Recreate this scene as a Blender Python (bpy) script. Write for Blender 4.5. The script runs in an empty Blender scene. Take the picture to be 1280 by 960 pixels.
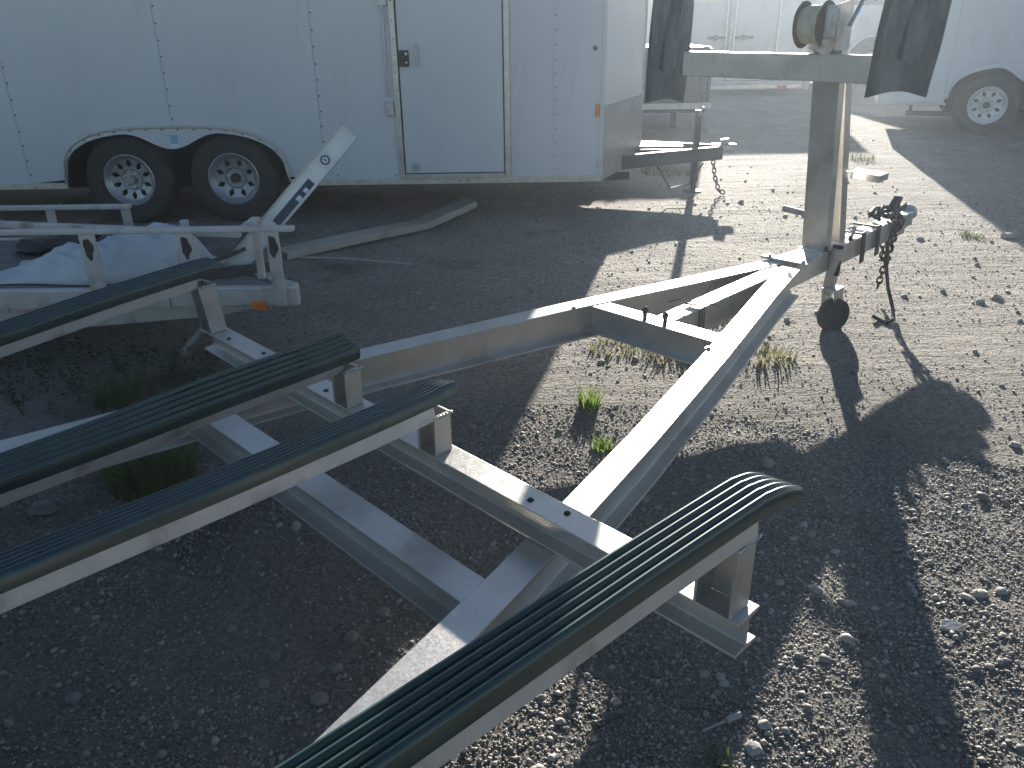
import bpy, math, random
import numpy as np
from mathutils import Vector, Matrix

random.seed(11)
rng = np.random.default_rng(11)
SC = bpy.context.scene
COL = SC.collection
A = lambda *p: np.array(p, float)
rad = math.radians

# ------------------------------------------------------------------ camera
CAM_H, PITCH, ROLL, FPX = 1.45, rad(24.3), rad(-0.8), 1000.0
FW = A(0, math.cos(PITCH), -math.sin(PITCH))
_rt, _up = A(1, 0, 0), np.cross(A(1, 0, 0), FW)
RT = _rt * math.cos(ROLL) + _up * math.sin(ROLL)
UP = _up * math.cos(ROLL) - _rt * math.sin(ROLL)
EYE = A(0, 0, CAM_H)
cam = bpy.data.cameras.new('camera')
cam.sensor_width = 36.0
cam.lens = 36.0 * FPX / 1280.0
cam.clip_start = 0.05
cam.clip_end = 2000
camo = bpy.data.objects.new('camera', cam)
COL.objects.link(camo)
camo.matrix_world = Matrix(((RT[0], UP[0], -FW[0], EYE[0]), (RT[1], UP[1], -FW[1], EYE[1]),
                            (RT[2], UP[2], -FW[2], EYE[2]), (0, 0, 0, 1)))
SC.camera = camo

# ------------------------------------------------------------------ sky, sun, exposure
SUN_AZ, SUN_EL = rad(14.0), rad(13.8)
world = bpy.data.worlds.new('World')
SC.world = world
world.use_nodes = True
wn = world.node_tree
sky = wn.nodes.new('ShaderNodeTexSky')
sky.sky_type = 'NISHITA'
sky.sun_disc = False
sky.sun_elevation = SUN_EL
sky.sun_rotation = SUN_AZ
sky.air_density = 1.0
sky.dust_density = 0.5
sky.ozone_density = 2.0
wn.links.new(sky.outputs[0], wn.nodes['Background'].inputs[0])
wn.nodes['Background'].inputs[1].default_value = 0.05
sunl = bpy.data.lights.new('sun', 'SUN')
sunl.energy = 5.0
sunl.angle = rad(0.55)
sunl.color = (1.0, 0.93, 0.82)
suno = bpy.data.objects.new('sun', sunl)
COL.objects.link(suno)
SDIR = A(math.sin(SUN_AZ) * math.cos(SUN_EL), math.cos(SUN_AZ) * math.cos(SUN_EL), math.sin(SUN_EL))
suno.rotation_euler = Vector(SDIR).to_track_quat('Z', 'Y').to_euler()
suno.location = (3, 10, 8)
vs = SC.view_settings
vs.view_transform = 'Standard'
vs.look = 'None'
vs.gamma = 1.0
vs.use_curve_mapping = False
vs.exposure = 1.6

# ------------------------------------------------------------------ pixel helpers (directions only; distance from what is touched)
def ray(x, y):
    d = FW * FPX + RT * (x - 640) + UP * (480 - y)
    return d / np.linalg.norm(d)
def at_z(x, y, z=0.0):
    d = ray(x, y)
    return EYE + d * ((z - CAM_H) / d[2])
def at_Y(x, y, Y):
    d = ray(x, y)
    return EYE + d * (Y / d[1])

# ------------------------------------------------------------------ materials
MATS = {}
def mat(name, c1, c2=None, rough=0.6, metal=0.0, scale=8.0, detail=5.0, bump=0.0, bscale=40.0, rvar=0.0,
        stretch=None, lo=0.35, hi=0.65, spec=None, island=0.0, c3=None, c3scale=2.0, c3lo=0.55, c3hi=0.7, coat=0.0, spangle=0.0):
    if name in MATS:
        return MATS[name]
    m = bpy.data.materials.new(name)
    m.use_nodes = True
    nt = m.node_tree
    N, L = nt.nodes, nt.links
    b = N['Principled BSDF']
    b.inputs['Roughness'].default_value = rough
    b.inputs['Metallic'].default_value = metal
    if spec is not None:
        b.inputs['Specular IOR Level'].default_value = spec
    if coat:
        b.inputs['Coat Weight'].default_value = coat
        b.inputs['Coat Roughness'].default_value = 0.12
    tc = N.new('ShaderNodeTexCoord')
    src = tc.outputs['Object']
    if stretch:
        mp = N.new('ShaderNodeMapping')
        mp.inputs['Scale'].default_value = stretch
        L.new(src, mp.inputs['Vector'])
        src = mp.outputs['Vector']
    def noise(sc, det=detail, vec=None):
        n = N.new('ShaderNodeTexNoise')
        n.inputs['Scale'].default_value = sc
        n.inputs['Detail'].default_value = det
        n.inputs['Roughness'].default_value = 0.6
        L.new(vec or src, n.inputs['Vector'])
        return n
    def mapr(sock, a, bb, c, d):
        r = N.new('ShaderNodeMapRange')
        r.inputs[1].default_value, r.inputs[2].default_value = a, bb
        r.inputs[3].default_value, r.inputs[4].default_value = c, d
        L.new(sock, r.inputs[0])
        return r.outputs[0]
    def mix(fac, a, bb, mode='MIX'):
        x = N.new('ShaderNodeMix')
        x.data_type = 'RGBA'
        x.blend_type = mode
        if hasattr(fac, 'links'):
            L.new(fac, x.inputs[0])
        else:
            x.inputs[0].default_value = fac
        for s, v in ((6, a), (7, bb)):
            if hasattr(v, 'links'):
                L.new(v, x.inputs[s])
            else:
                x.inputs[s].default_value = (*v, 1)
        return x.outputs[2]
    col = None
    if c2 is not None:
        n = noise(scale)
        col = mix(mapr(n.outputs['Fac'], lo, hi, 0, 1), c1, c2)
        if rvar:
            L.new(mapr(n.outputs['Fac'], 0.3, 0.7, rough - rvar, rough + rvar), b.inputs['Roughness'])
    else:
        b.inputs['Base Color'].default_value = (*c1, 1)
    if c3 is not None:
        n = noise(c3scale, 6)
        col = mix(mapr(n.outputs['Fac'], c3lo, c3hi, 0, 1), col if col is not None else c1, c3)
    if spangle:
        v = N.new('ShaderNodeTexVoronoi')
        v.inputs['Scale'].default_value = 260
        L.new(tc.outputs['Object'], v.inputs['Vector'])
        g = N.new('ShaderNodeRGBToBW')
        L.new(v.outputs['Color'], g.inputs[0])
        col = mix(1.0, col if col is not None else c1, mix(mapr(g.outputs[0], 0.2, 0.8, 0, 1), (1 - spangle,) * 3, (1 + spangle * .3,) * 3), 'MULTIPLY')
        L.new(mapr(g.outputs[0], 0.1, 0.9, rough - .03, rough + .07), b.inputs['Roughness'])
    if island:
        g = N.new('ShaderNodeNewGeometry')
        v = mapr(g.outputs['Random Per Island'], 0, 1, 1 - island, 1 + island)
        cc = N.new('ShaderNodeCombineColor')
        for i in range(3):
            L.new(v, cc.inputs[i])
        col = mix(1.0, col if col is not None else c1, cc.outputs[0], 'MULTIPLY')
    if col is not None:
        L.new(col, b.inputs['Base Color'])
    if bump:
        n = noise(bscale, 6, tc.outputs['Object'])
        bp = N.new('ShaderNodeBump')
        bp.inputs['Strength'].default_value = bump
        bp.inputs['Distance'].default_value = 0.01
        L.new(n.outputs['Fac'], bp.inputs['Height'])
        L.new(bp.outputs['Normal'], b.inputs['Normal'])
    MATS[name] = m
    return m

ALU = mat('weathered_aluminium', (0.62, 0.60, 0.57), (0.51, 0.49, 0.46), 0.36, 0.75, 6, rvar=0.07, bump=0.05, bscale=120, c3=(0.33, 0.31, 0.28), c3scale=3.5, c3lo=0.58, c3hi=0.75, spangle=0.07)
ALU2 = mat('dull_aluminium', (0.62, 0.595, 0.575), (0.52, 0.495, 0.475), 0.48, 0.5, 9, rvar=0.08, bump=0.08, bscale=60, c3=(0.28, 0.25, 0.22), c3scale=5)
WHITE = mat('white_trailer_paint', (0.62, 0.645, 0.67), (0.56, 0.585, 0.61), 0.24, 0, 0.9, bump=0.25, bscale=1.6, c3=(0.47, 0.48, 0.48), c3scale=3, c3lo=0.6, c3hi=0.85, coat=0.3, stretch=(1, 1, 0.35))
WHITE2 = mat('dirty_white_paint', (0.44, 0.45, 0.45), (0.34, 0.345, 0.34), 0.45, 0, 1.4, bump=0.1, bscale=3, c3=(0.22, 0.21, 0.19), c3scale=2.2, c3lo=0.55, c3hi=0.8, stretch=(1, 1, 0.4))
CREAM = mat('cream_trim', (0.62, 0.58, 0.50), (0.50, 0.46, 0.38), 0.45, 0.2, 14, c3=(0.22, 0.17, 0.12), c3scale=9, c3lo=0.6, c3hi=0.75)
SILVER = mat('silver_trim', (0.62, 0.60, 0.57), (0.5, 0.48, 0.45), 0.35, 0.7, 10)
RUBBER = mat('tyre_rubber', (0.022, 0.022, 0.023), (0.040, 0.039, 0.037), 0.8, 0, 9, bump=0.2, bscale=30, c3=(0.075, 0.07, 0.062), c3scale=4, c3lo=0.6, c3hi=0.8)
BLACK = mat('black_steel', (0.02, 0.02, 0.022), (0.035, 0.034, 0.033), 0.55, 0.3, 20, bump=0.1)
UNDER = mat('black_undercoat', (0.012, 0.012, 0.013), (0.022, 0.021, 0.02), 0.9, 0, 10)
GALV = mat('galvanised_rim', (0.50, 0.51, 0.52), (0.40, 0.41, 0.42), 0.38, 0.8, 14)
WRIM = mat('white_rim', (0.72, 0.73, 0.74), (0.60, 0.60, 0.59), 0.4, 0, 8)
COVER = mat('green_black_bunk_plastic', (0.008, 0.030, 0.026), (0.013, 0.042, 0.036), 0.2, 0, 6, bump=0.015, bscale=260, spec=0.9)
RIB = mat('pale_rib_glare', (0.075, 0.13, 0.115), (0.03, 0.065, 0.056), 0.3, 0, 9, spec=0.7, stretch=(1, 1, 1))  # glare lines along the cover ribs, painted as a paler crest colour
WORN = mat('worn_pale_carpet', (0.20, 0.21, 0.21), (0.10, 0.105, 0.11), 0.95, 0, 9, bump=0.6, bscale=140, stretch=(3, 3, 0.5), c3=(0.03, 0.032, 0.035), c3scale=7, c3lo=0.55, c3hi=0.75)
CARPET = mat('black_carpet', (0.012, 0.013, 0.015), (0.022, 0.023, 0.025), 0.95, 0, 30, bump=0.6, bscale=160, c3=(0.20, 0.205, 0.205), c3scale=2.6, c3lo=0.47, c3hi=0.62, stretch=(1, 1, 0.3))
RUST = mat('rusty_chain', (0.05, 0.035, 0.028), (0.10, 0.06, 0.04), 0.7, 0.5, 60, bump=0.2)
STRAP = mat('yellowed_strap', (0.55, 0.50, 0.36), (0.42, 0.37, 0.26), 0.75, 0, 30, bump=0.4, bscale=120)
AMBER = mat('amber_lens', (0.85, 0.20, 0.02), (0.70, 0.15, 0.02), 0.25, 0, 30, coat=0.4)
RED = mat('red_lens', (0.45, 0.02, 0.02), None, 0.25, 0)
TARPM = mat('dusty_white_tarp', (0.60, 0.62, 0.65), (0.48, 0.50, 0.52), 0.7, 0, 5, bump=0.5, bscale=18, c3=(0.30, 0.27, 0.23), c3scale=3.5, c3lo=0.62, c3hi=0.8)
PLANK = mat('grey_deck_board', (0.16, 0.15, 0.14), (0.24, 0.22, 0.20), 0.8, 0, 7, bump=0.3, stretch=(1, 12, 12))
DARKWOOD = mat('dark_scrap_wood', (0.05, 0.045, 0.04), (0.10, 0.09, 0.08), 0.8, 0, 9, bump=0.3, stretch=(1, 10, 10))
BAG = mat('black_plastic_sheet', (0.012, 0.012, 0.014), (0.02, 0.02, 0.022), 0.35, 0, 9, bump=0.6, bscale=14)
PIPE = mat('grey_pipe', (0.33, 0.33, 0.33), (0.24, 0.24, 0.24), 0.5, 0.5, 12)
STAIN = mat('black_worn_patch', (0.02, 0.018, 0.017), (0.06, 0.05, 0.045), 0.85, 0, 30)
LABELW = mat('white_label', (0.7, 0.72, 0.74), None, 0.5)
LABELB = mat('dark_blue_label', (0.03, 0.045, 0.08), None, 0.5)
LABELC = mat('sky_blue_label', (0.25, 0.42, 0.55), None, 0.5)
TAPE = mat('red_white_tape', (0.5, 0.5, 0.5), (0.45, 0.06, 0.05), 0.5, 0, 26)
CONC = mat('pale_concrete', (0.42, 0.41, 0.39), (0.33, 0.32, 0.30), 0.85, 0, 25, bump=0.4)
STONE = mat('pale_stone', (0.36, 0.34, 0.31), (0.25, 0.24, 0.22), 0.8, 0, 30, bump=0.4, bscale=60)
STONED = mat('dark_stone', (0.16, 0.155, 0.15), (0.22, 0.21, 0.20), 0.8, 0, 30, bump=0.4, bscale=60)
GRAVEL = mat('gravel_stone', (0.20, 0.188, 0.172), (0.29, 0.272, 0.25), 0.75, 0, 1.3, island=0.5, lo=0.3, hi=0.7)
BLUE = mat('pale_blue_stripe', (0.20, 0.36, 0.55), None, 0.35)
GREYP = mat('grey_lower_panel', (0.20, 0.21, 0.22), (0.26, 0.26, 0.27), 0.4, 0, 4)
GLASS = mat('dark_window_glass', (0.015, 0.018, 0.02), None, 0.08, 0, spec=0.8)
PLATE = mat('stone_guard_plate', (0.45, 0.46, 0.47), (0.36, 0.37, 0.38), 0.42, 0.75, 6, bump=0.5, bscale=45)

def leaf_mat(name, c1, c2):
    m = mat(name, c1, c2, 0.55, 0, 9, island=0.35)
    b = m.node_tree.nodes['Principled BSDF']
    nt = m.node_tree
    if 'Translucent BSDF' not in nt.nodes:
        t = nt.nodes.new('ShaderNodeBsdfTranslucent')
        mx = nt.nodes.new('ShaderNodeMixShader')
        mx.inputs[0].default_value = 0.45
        nt.links.new(b.inputs['Base Color'].links[0].from_socket, t.inputs['Color'])
        nt.links.new(b.outputs[0], mx.inputs[1])
        nt.links.new(t.outputs[0], mx.inputs[2])
        nt.links.new(mx.outputs[0], nt.nodes['Material Output'].inputs['Surface'])
    return m
GRASS = leaf_mat('green_grass', (0.075, 0.125, 0.030), (0.13, 0.165, 0.045))
GRASS2 = leaf_mat('bright_green_grass', (0.15, 0.25, 0.04), (0.22, 0.30, 0.07))
DRYG = leaf_mat('dry_grass', (0.26, 0.22, 0.12), (0.17, 0.19, 0.07))
WEED = leaf_mat('weed_leaf', (0.035, 0.06, 0.022), (0.07, 0.095, 0.04))

def ground_mat():
    m = bpy.data.materials.new('gravel_yard')
    m.use_nodes = True
    nt = m.node_tree
    N, L = nt.nodes, nt.links
    b = N['Principled BSDF']
    b.inputs['Roughness'].default_value = 0.88
    b.inputs['Specular IOR Level'].default_value = 0.3
    tc = N.new('ShaderNodeTexCoord')
    P = tc.outputs['Object']
    def noise(sc, det=8, r=0.6, vec=P):
        n = N.new('ShaderNodeTexNoise')
        n.inputs['Scale'].default_value = sc
        n.inputs['Detail'].default_value = det
        n.inputs['Roughness'].default_value = r
        L.new(vec, n.inputs['Vector'])
        return n.outputs['Fac']
    def mapr(s, a, bb, c=0, d=1):
        r = N.new('ShaderNodeMapRange')
        r.interpolation_type = 'SMOOTHSTEP'
        for i, v in enumerate((a, bb, c, d)):
            r.inputs[i + 1].default_value = v
        L.new(s, r.inputs[0])
        return r.outputs[0]
    def mix(f, a, bb, mode='MIX'):
        x = N.new('ShaderNodeMix')
        x.data_type = 'RGBA'
        x.blend_type = mode
        if hasattr(f, 'links'):
            L.new(f, x.inputs[0])
        else:
            x.inputs[0].default_value = f
        for s, v in ((6, a), (7, bb)):
            if hasattr(v, 'links'):
                L.new(v, x.inputs[s])
            else:
                x.inputs[s].default_value = (*v, 1)
        return x.outputs[2]
    c = mix(mapr(noise(0.45, 6), 0.35, 0.65), (0.325, 0.300, 0.268), (0.255, 0.238, 0.218))
    c = mix(mapr(noise(2.2, 8), 0.5, 0.72), c, (0.38, 0.350, 0.310))
    c = mix(mapr(noise(1.3, 8), 0.58, 0.74), c, (0.165, 0.152, 0.130))
    vor = N.new('ShaderNodeTexVoronoi')
    vor.inputs['Scale'].default_value = 75
    L.new(P, vor.inputs['Vector'])
    bw = N.new('ShaderNodeRGBToBW')
    L.new(vor.outputs['Color'], bw.inputs[0])
    c = mix(0.55, c, mix(mapr(bw.outputs[0], 0.15, 0.85), (0.45, 0.45, 0.45), (1.45, 1.42, 1.38)), 'MULTIPLY')
    c = mix(0.5, c, mix(mapr(noise(160, 4), 0.3, 0.7), (0.55, 0.55, 0.56), (1.35, 1.33, 1.30)), 'MULTIPLY')
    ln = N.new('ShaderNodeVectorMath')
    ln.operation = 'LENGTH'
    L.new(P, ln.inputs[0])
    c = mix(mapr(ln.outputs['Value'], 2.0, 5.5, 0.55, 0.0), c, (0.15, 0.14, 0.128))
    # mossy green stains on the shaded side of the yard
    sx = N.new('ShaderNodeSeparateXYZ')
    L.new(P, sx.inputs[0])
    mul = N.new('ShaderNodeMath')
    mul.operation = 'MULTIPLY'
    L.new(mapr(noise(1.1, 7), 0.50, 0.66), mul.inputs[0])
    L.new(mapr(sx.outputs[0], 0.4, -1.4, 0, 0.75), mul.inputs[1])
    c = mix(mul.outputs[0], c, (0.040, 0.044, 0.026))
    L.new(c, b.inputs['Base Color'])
    mp = N.new('ShaderNodeMapping')
    mp.inputs['Scale'].default_value = (0.35, 1.6, 1)
    mp.inputs['Rotation'].default_value = (0, 0, rad(-8))
    L.new(P, mp.inputs[0])
    def bump(h, st, dist, prev=None):
        n = N.new('ShaderNodeBump')
        n.inputs['Strength'].default_value = st
        n.inputs['Distance'].default_value = dist
        L.new(h, n.inputs['Height'])
        if prev:
            L.new(prev, n.inputs['Normal'])
        return n.outputs['Normal']
    nb = bump(noise(3.0, 8, 0.62, mp.outputs[0]), 0.9, 0.10)
    nb = bump(noise(14, 9, 0.7), 0.9, 0.035, nb)
    nb = bump(vor.outputs['Distance'], 0.7, 0.012, nb)
    nb = bump(noise(120, 5, 0.7), 0.8, 0.006, nb)
    L.new(nb, b.inputs['Normal'])
    return m

# ------------------------------------------------------------------ mesh builder
def unit(v):
    v = np.asarray(v, float)
    return v / np.linalg.norm(v)
class MB:
    def __init__(s):
        s.v, s.f = [], []
    def add(s, vs, fs):
        o = len(s.v)
        s.v += [np.asarray(p, float) for p in vs]
        s.f += [tuple(i + o for i in f) for f in fs]
        return s
    def box(s, c, size, ex=(1, 0, 0), ey=(0, 1, 0), ez=None):
        ex, ey = unit(ex), unit(ey)
        ez = unit(np.cross(ex, ey)) if ez is None else unit(ez)
        c = np.asarray(c, float)
        h = np.asarray(size, float) / 2
        vs = [c + ex * h[0] * i + ey * h[1] * j + ez * h[2] * k for i in (-1, 1) for j in (-1, 1) for k in (-1, 1)]
        return s.add(vs, [(0, 1, 3, 2), (4, 6, 7, 5), (0, 4, 5, 1), (2, 3, 7, 6), (0, 2, 6, 4), (1, 5, 7, 3)])
    def bb(s, x0, x1, y0, y1, z0, z1):
        return s.box(((x0 + x1) / 2, (y0 + y1) / 2, (z0 + z1) / 2), (abs(x1 - x0), abs(y1 - y0), abs(z1 - z0)))
    def bar(s, p, q, w, h, up=(0, 0, 1)):
        p, q = np.asarray(p, float), np.asarray(q, float)
        d = unit(q - p)
        sd = unit(np.cross(d, up))
        return s.box((p + q) / 2, (np.linalg.norm(q - p), w, h), d, sd, np.cross(sd, d))
    def sweep(s, prof, path, up=(0, 0, 1), rolls=None, caps=True, scales=None):
        path = [np.asarray(p, float) for p in path]
        n, m = len(path), len(prof)
        vs = []
        for i, p in enumerate(path):
            d = unit(path[min(i + 1, n - 1)] - path[max(i - 1, 0)])
            sd = unit(np.cross(d, up))
            u = np.cross(sd, d)
            if rolls is not None:
                c_, s_ = math.cos(rolls[i]), math.sin(rolls[i])
                sd, u = sd * c_ + u * s_, u * c_ - sd * s_
            k = 1.0 if scales is None else scales[i]
            vs += [p + sd * a * k + u * b * k for a, b in prof]
        fs = []
        for i in range(n - 1):
            for j in range(m):
                j2 = (j + 1) % m
                fs.append((i * m + j, i * m + j2, (i + 1) * m + j2, (i + 1) * m + j))
        if caps:
            fs.append(tuple(range(m))[::-1])
            fs.append(tuple((n - 1) * m + j for j in range(m)))
        return s.add(vs, fs)
    def tube(s, path, r, n=8, caps=True):
        path = [np.asarray(p, float) for p in path]
        d = path[-1] - path[0]
        if np.linalg.norm(d) < 1e-6:
            d = path[1] - path[0]
        up = (0, 0, 1) if abs(unit(d)[2]) < 0.9 else (0, 1, 0)
        prof = [(math.cos(2 * math.pi * i / n), math.sin(2 * math.pi * i / n)) for i in range(n)]
        sc = r if hasattr(r, '__len__') else [r] * len(path)
        return s.sweep(prof, path, up, None, caps, sc)
    def lathe(s, prof, o, axis, n=32, closed=False):
        o, ax = np.asarray(o, float), unit(axis)
        t = unit(np.cross(ax, (0, 0, 1) if abs(ax[2]) < 0.9 else (1, 0, 0)))
        b = np.cross(ax, t)
        m = len(prof)
        vs = []
        for i in range(n):
            a = 2 * math.pi * i / n
            e = t * math.cos(a) + b * math.sin(a)
            vs += [o + e * r + ax * x for r, x in prof]
        fs = []
        for i in range(n):
            i2 = (i + 1) % n
            for j in range(m if closed else m - 1):
                j2 = (j + 1) % m
                fs.append((i * m + j, i2 * m + j, i2 * m + j2, i * m + j2))
        return s.add(vs, fs)
    def slab(s, poly, thick):
        """polygon in space extruded by vector"""
        n = len(poly)
        t = np.asarray(thick, float)
        vs = [np.asarray(p, float) for p in poly] + [np.asarray(p, float) + t for p in poly]
        fs = [tuple(range(n)), tuple(range(2 * n - 1, n - 1, -1))]
        fs += [(i, i + n, (i + 1) % n + n, (i + 1) % n) for i in range(n)]
        return s.add(vs, fs)
    def blob(s, c, r, jit=0.2, sub=1):
        vs, fs = ICO[sub]
        vs = vs * (1 + (rng.random((len(vs), 1)) - .5) * 2 * jit) * np.asarray(r) + np.asarray(c)
        return s.add(list(vs), fs)

def _ico():
    t = (1 + 5 ** .5) / 2
    v = np.array([(-1, t, 0), (1, t, 0), (-1, -t, 0), (1, -t, 0), (0, -1, t), (0, 1, t), (0, -1, -t), (0, 1, -t), (t, 0, -1), (t, 0, 1), (-t, 0, -1), (-t, 0, 1)])
    v = v / np.linalg.norm(v[0])
    f = [(0, 11, 5), (0, 5, 1), (0, 1, 7), (0, 7, 10), (0, 10, 11), (1, 5, 9), (5, 11, 4), (11, 10, 2), (10, 7, 6), (7, 1, 8),
         (3, 9, 4), (3, 4, 2), (3, 2, 6), (3, 6, 8), (3, 8, 9), (4, 9, 5), (2, 4, 11), (6, 2, 10), (8, 6, 7), (9, 8, 1)]
    vl, mid, f2 = [p for p in v], {}, []
    def m(a, b):
        k = (min(a, b), max(a, b))
        if k not in mid:
            p = vl[a] + vl[b]
            vl.append(p / np.linalg.norm(p))
            mid[k] = len(vl) - 1
        return mid[k]
    for a, b, c in f:
        x, y, z = m(a, b), m(b, c), m(c, a)
        f2 += [(a, x, z), (b, y, x), (c, z, y), (x, y, z)]
    return {0: (v, f), 1: (np.array(vl), f2)}
ICO = _ico()

WLOC = {}
def tag(o, label=None, cat=None, group=None, kind=None):
    for k, v in (('label', label), ('category', cat), ('group', group), ('kind', kind)):
        if v:
            o[k] = v
    return o
def part(name, mb, m, parent=None, bevel=0.0, smooth=None, seg=2):
    vs = np.array(mb.v)
    c = (vs.min(0) + vs.max(0)) / 2
    if parent is None:
        c[2] = vs[:, 2].min()
    me = bpy.data.meshes.new(name)
    me.from_pydata([tuple(p) for p in vs - c], [], mb.f)
    me.materials.append(m)
    me.update()
    if smooth is not None:
        me.shade_smooth()
        me.set_sharp_from_angle(angle=rad(smooth))
    o = bpy.data.objects.new(name, me)
    COL.objects.link(o)
    if parent is not None:
        o.parent = parent
        o.location = Vector(c - WLOC[parent.name])
    else:
        o.location = Vector(c)
    WLOC[o.name] = c
    if bevel:
        bv = o.modifiers.new('bevel', 'BEVEL')
        bv.width = bevel
        bv.segments = seg
        bv.limit_method = 'ANGLE'
        bv.angle_limit = rad(40)
    return o
def thing(name, label, cat, loc, group=None):
    o = bpy.data.objects.new(name, None)
    o.empty_display_size = 0.2
    COL.objects.link(o)
    o.location = Vector(loc)
    WLOC[o.name] = np.asarray(loc, float)
    return tag(o, label, cat, group)

# ------------------------------------------------------------------ ground
_ph = rng.random((40, 3)) * 6.28
_kk = [(rng.normal(0, 1.0), rng.normal(0, 1.0)) for _ in range(40)]
def gz(x, y):
    x, y = np.asarray(x, float), np.asarray(y, float)
    h = np.zeros(np.broadcast(x, y).shape)
    for i in range(24):
        k = 1.2 + i * 0.45
        h = h + np.sin(_kk[i][0] * k * x + _kk[i][1] * k * y + _ph[i][0]) * 0.010 / (1 + i * 0.28)
    r = np.hypot(x, y)
    return h * np.clip(1.15 - r / 22.0, 0.0, 1.0) * 0.55
def build_ground():
    n = 340
    t = np.linspace(-1, 1, n)
    ax = np.sinh(t * 6.6) / np.sinh(6.6) * 900
    X, Y = np.meshgrid(ax, ax + 3.0)
    Z = gz(X, Y)
    vs = np.stack([X.ravel(), Y.ravel(), Z.ravel()], 1)
    i = np.arange(n * n).reshape(n, n)
    q = np.stack([i[:-1, :-1].ravel(), i[:-1, 1:].ravel(), i[1:, 1:].ravel(), i[1:, :-1].ravel()], 1)
    me = bpy.data.meshes.new('ground')
    me.vertices.add(len(vs))
    me.vertices.foreach_set('co', vs.ravel())
    me.loops.add(q.size)
    me.loops.foreach_set('vertex_index', q.ravel().astype(np.int32))
    me.polygons.add(len(q))
    me.polygons.foreach_set('loop_start', np.arange(0, q.size, 4, dtype=np.int32))
    me.polygons.foreach_set('loop_total', np.full(len(q), 4, np.int32))
    me.update(calc_edges=True)
    me.shade_smooth()
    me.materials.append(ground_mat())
    o = bpy.data.objects.new('ground', me)
    COL.objects.link(o)
    return tag(o, 'grey brown gravel and packed dirt yard', 'ground', kind='structure')
build_ground()

def soup(name, V, Fc, m):
    """V (n,k,3) Fc (j,3) -> one mesh of n pieces"""
    n, k, _ = V.shape
    idx = (Fc[None] + (np.arange(n) * k)[:, None, None]).reshape(-1, 3)
    me = bpy.data.meshes.new(name)
    me.vertices.add(n * k)
    me.vertices.foreach_set('co', V.reshape(-1).astype(np.float32))
    me.loops.add(idx.size)
    me.loops.foreach_set('vertex_index', idx.ravel().astype(np.int32))
    me.polygons.add(len(idx))
    me.polygons.foreach_set('loop_start', np.arange(0, idx.size, 3, dtype=np.int32))
    me.polygons.foreach_set('loop_total', np.full(len(idx), 3, np.int32))
    me.update(calc_edges=True)
    me.materials.append(m)
    o = bpy.data.objects.new(name, me)
    COL.objects.link(o)
    return o
def scatter_gravel():
    def pts(n, r0, r1, p):
        u = rng.random(n)
        e = 2 - p
        r = (r0 ** e + u * (r1 ** e - r0 ** e)) ** (1 / e) if abs(e) > 1e-3 else r0 * (r1 / r0) ** u
        a = (rng.random(n) - 0.5) * rad(100)
        return r * np.sin(a), r * np.cos(a)
    def rot(n):
        q = rng.normal(size=(n, 4))
        q /= np.linalg.norm(q, axis=1)[:, None]
        w, x, y, z = q.T
        return np.stack([1 - 2 * (y * y + z * z), 2 * (x * y - z * w), 2 * (x * z + y * w), 2 * (x * y + z * w), 1 - 2 * (x * x + z * z), 2 * (y * z - x * w),
                         2 * (x * z - y * w), 2 * (y * z + x * w), 1 - 2 * (x * x + y * y)], 1).reshape(-1, 3, 3)
    def patch(x, y):
        return np.sin(x * 2.3 + 1.2 * np.sin(y * 1.7)) + np.sin(y * 3.1 + 1.5 * np.sin(x * 2.2) + 1) + 0.6 * np.sin(x * 6 + y * 5)
    octa = np.array([(1, 0, 0), (-1, 0, 0), (0, 1, 0), (0, -1, 0), (0, 0, 1), (0, 0, -1)], float)
    octf = np.array([(0, 2, 4), (2, 1, 4), (1, 3, 4), (3, 0, 4), (2, 0, 5), (1, 2, 5), (3, 1, 5), (0, 3, 5)])
    for n, r0, r1, p, vs, fs, med in ((215000, 0.55, 3.0, 0.75, octa, octf, 0.0028), (8000, 0.55, 3.0, 0.6, ICO[0][0], np.array(ICO[0][1]), 0.0045), (60000, 2.6, 7.5, 1.5, octa, octf, 0.0030), (2600, 3.2, 13.0, 0.9, ICO[0][0], np.array(ICO[0][1]), 0.0085)):
        x, y = pts(n, r0, r1, p)
        keep = rng.random(n) < np.clip(0.72 + 0.22 * patch(x, y), 0.12, 1)
        x, y = x[keep], y[keep]
        n = len(x)
        s = np.clip(med * np.exp(rng.normal(0, 0.42, n)), 0.0012, 0.02)
        big = rng.random(n) < 0.012
        s = np.where(big, s * 1.9, s)
        V = vs[None] * (1 + (rng.random((n, len(vs), 1)) - .5) * 0.5) * (0.65 + 0.6 * rng.random((n, 1, 3)))
        V = np.einsum('nij,nkj->nki', rot(n), V) * s[:, None, None]
        V[:, :, 2] *= 0.8
        V += np.stack([x, y, gz(x, y) + s * 0.25], 1)[:, None, :]
        o = soup('gravel', V, fs, GRAVEL)
        tag(o, {0.0028: 'loose fine grey gravel scattered over the near yard', 0.0045: 'coarser pebbles mixed into the near gravel', 0.0030: 'thin scatter of gravel on the packed dirt farther off'}.get(med, 'small dirt clods strewn over the far packed dirt'), 'gravel', kind='stuff')
scatter_gravel()

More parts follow.
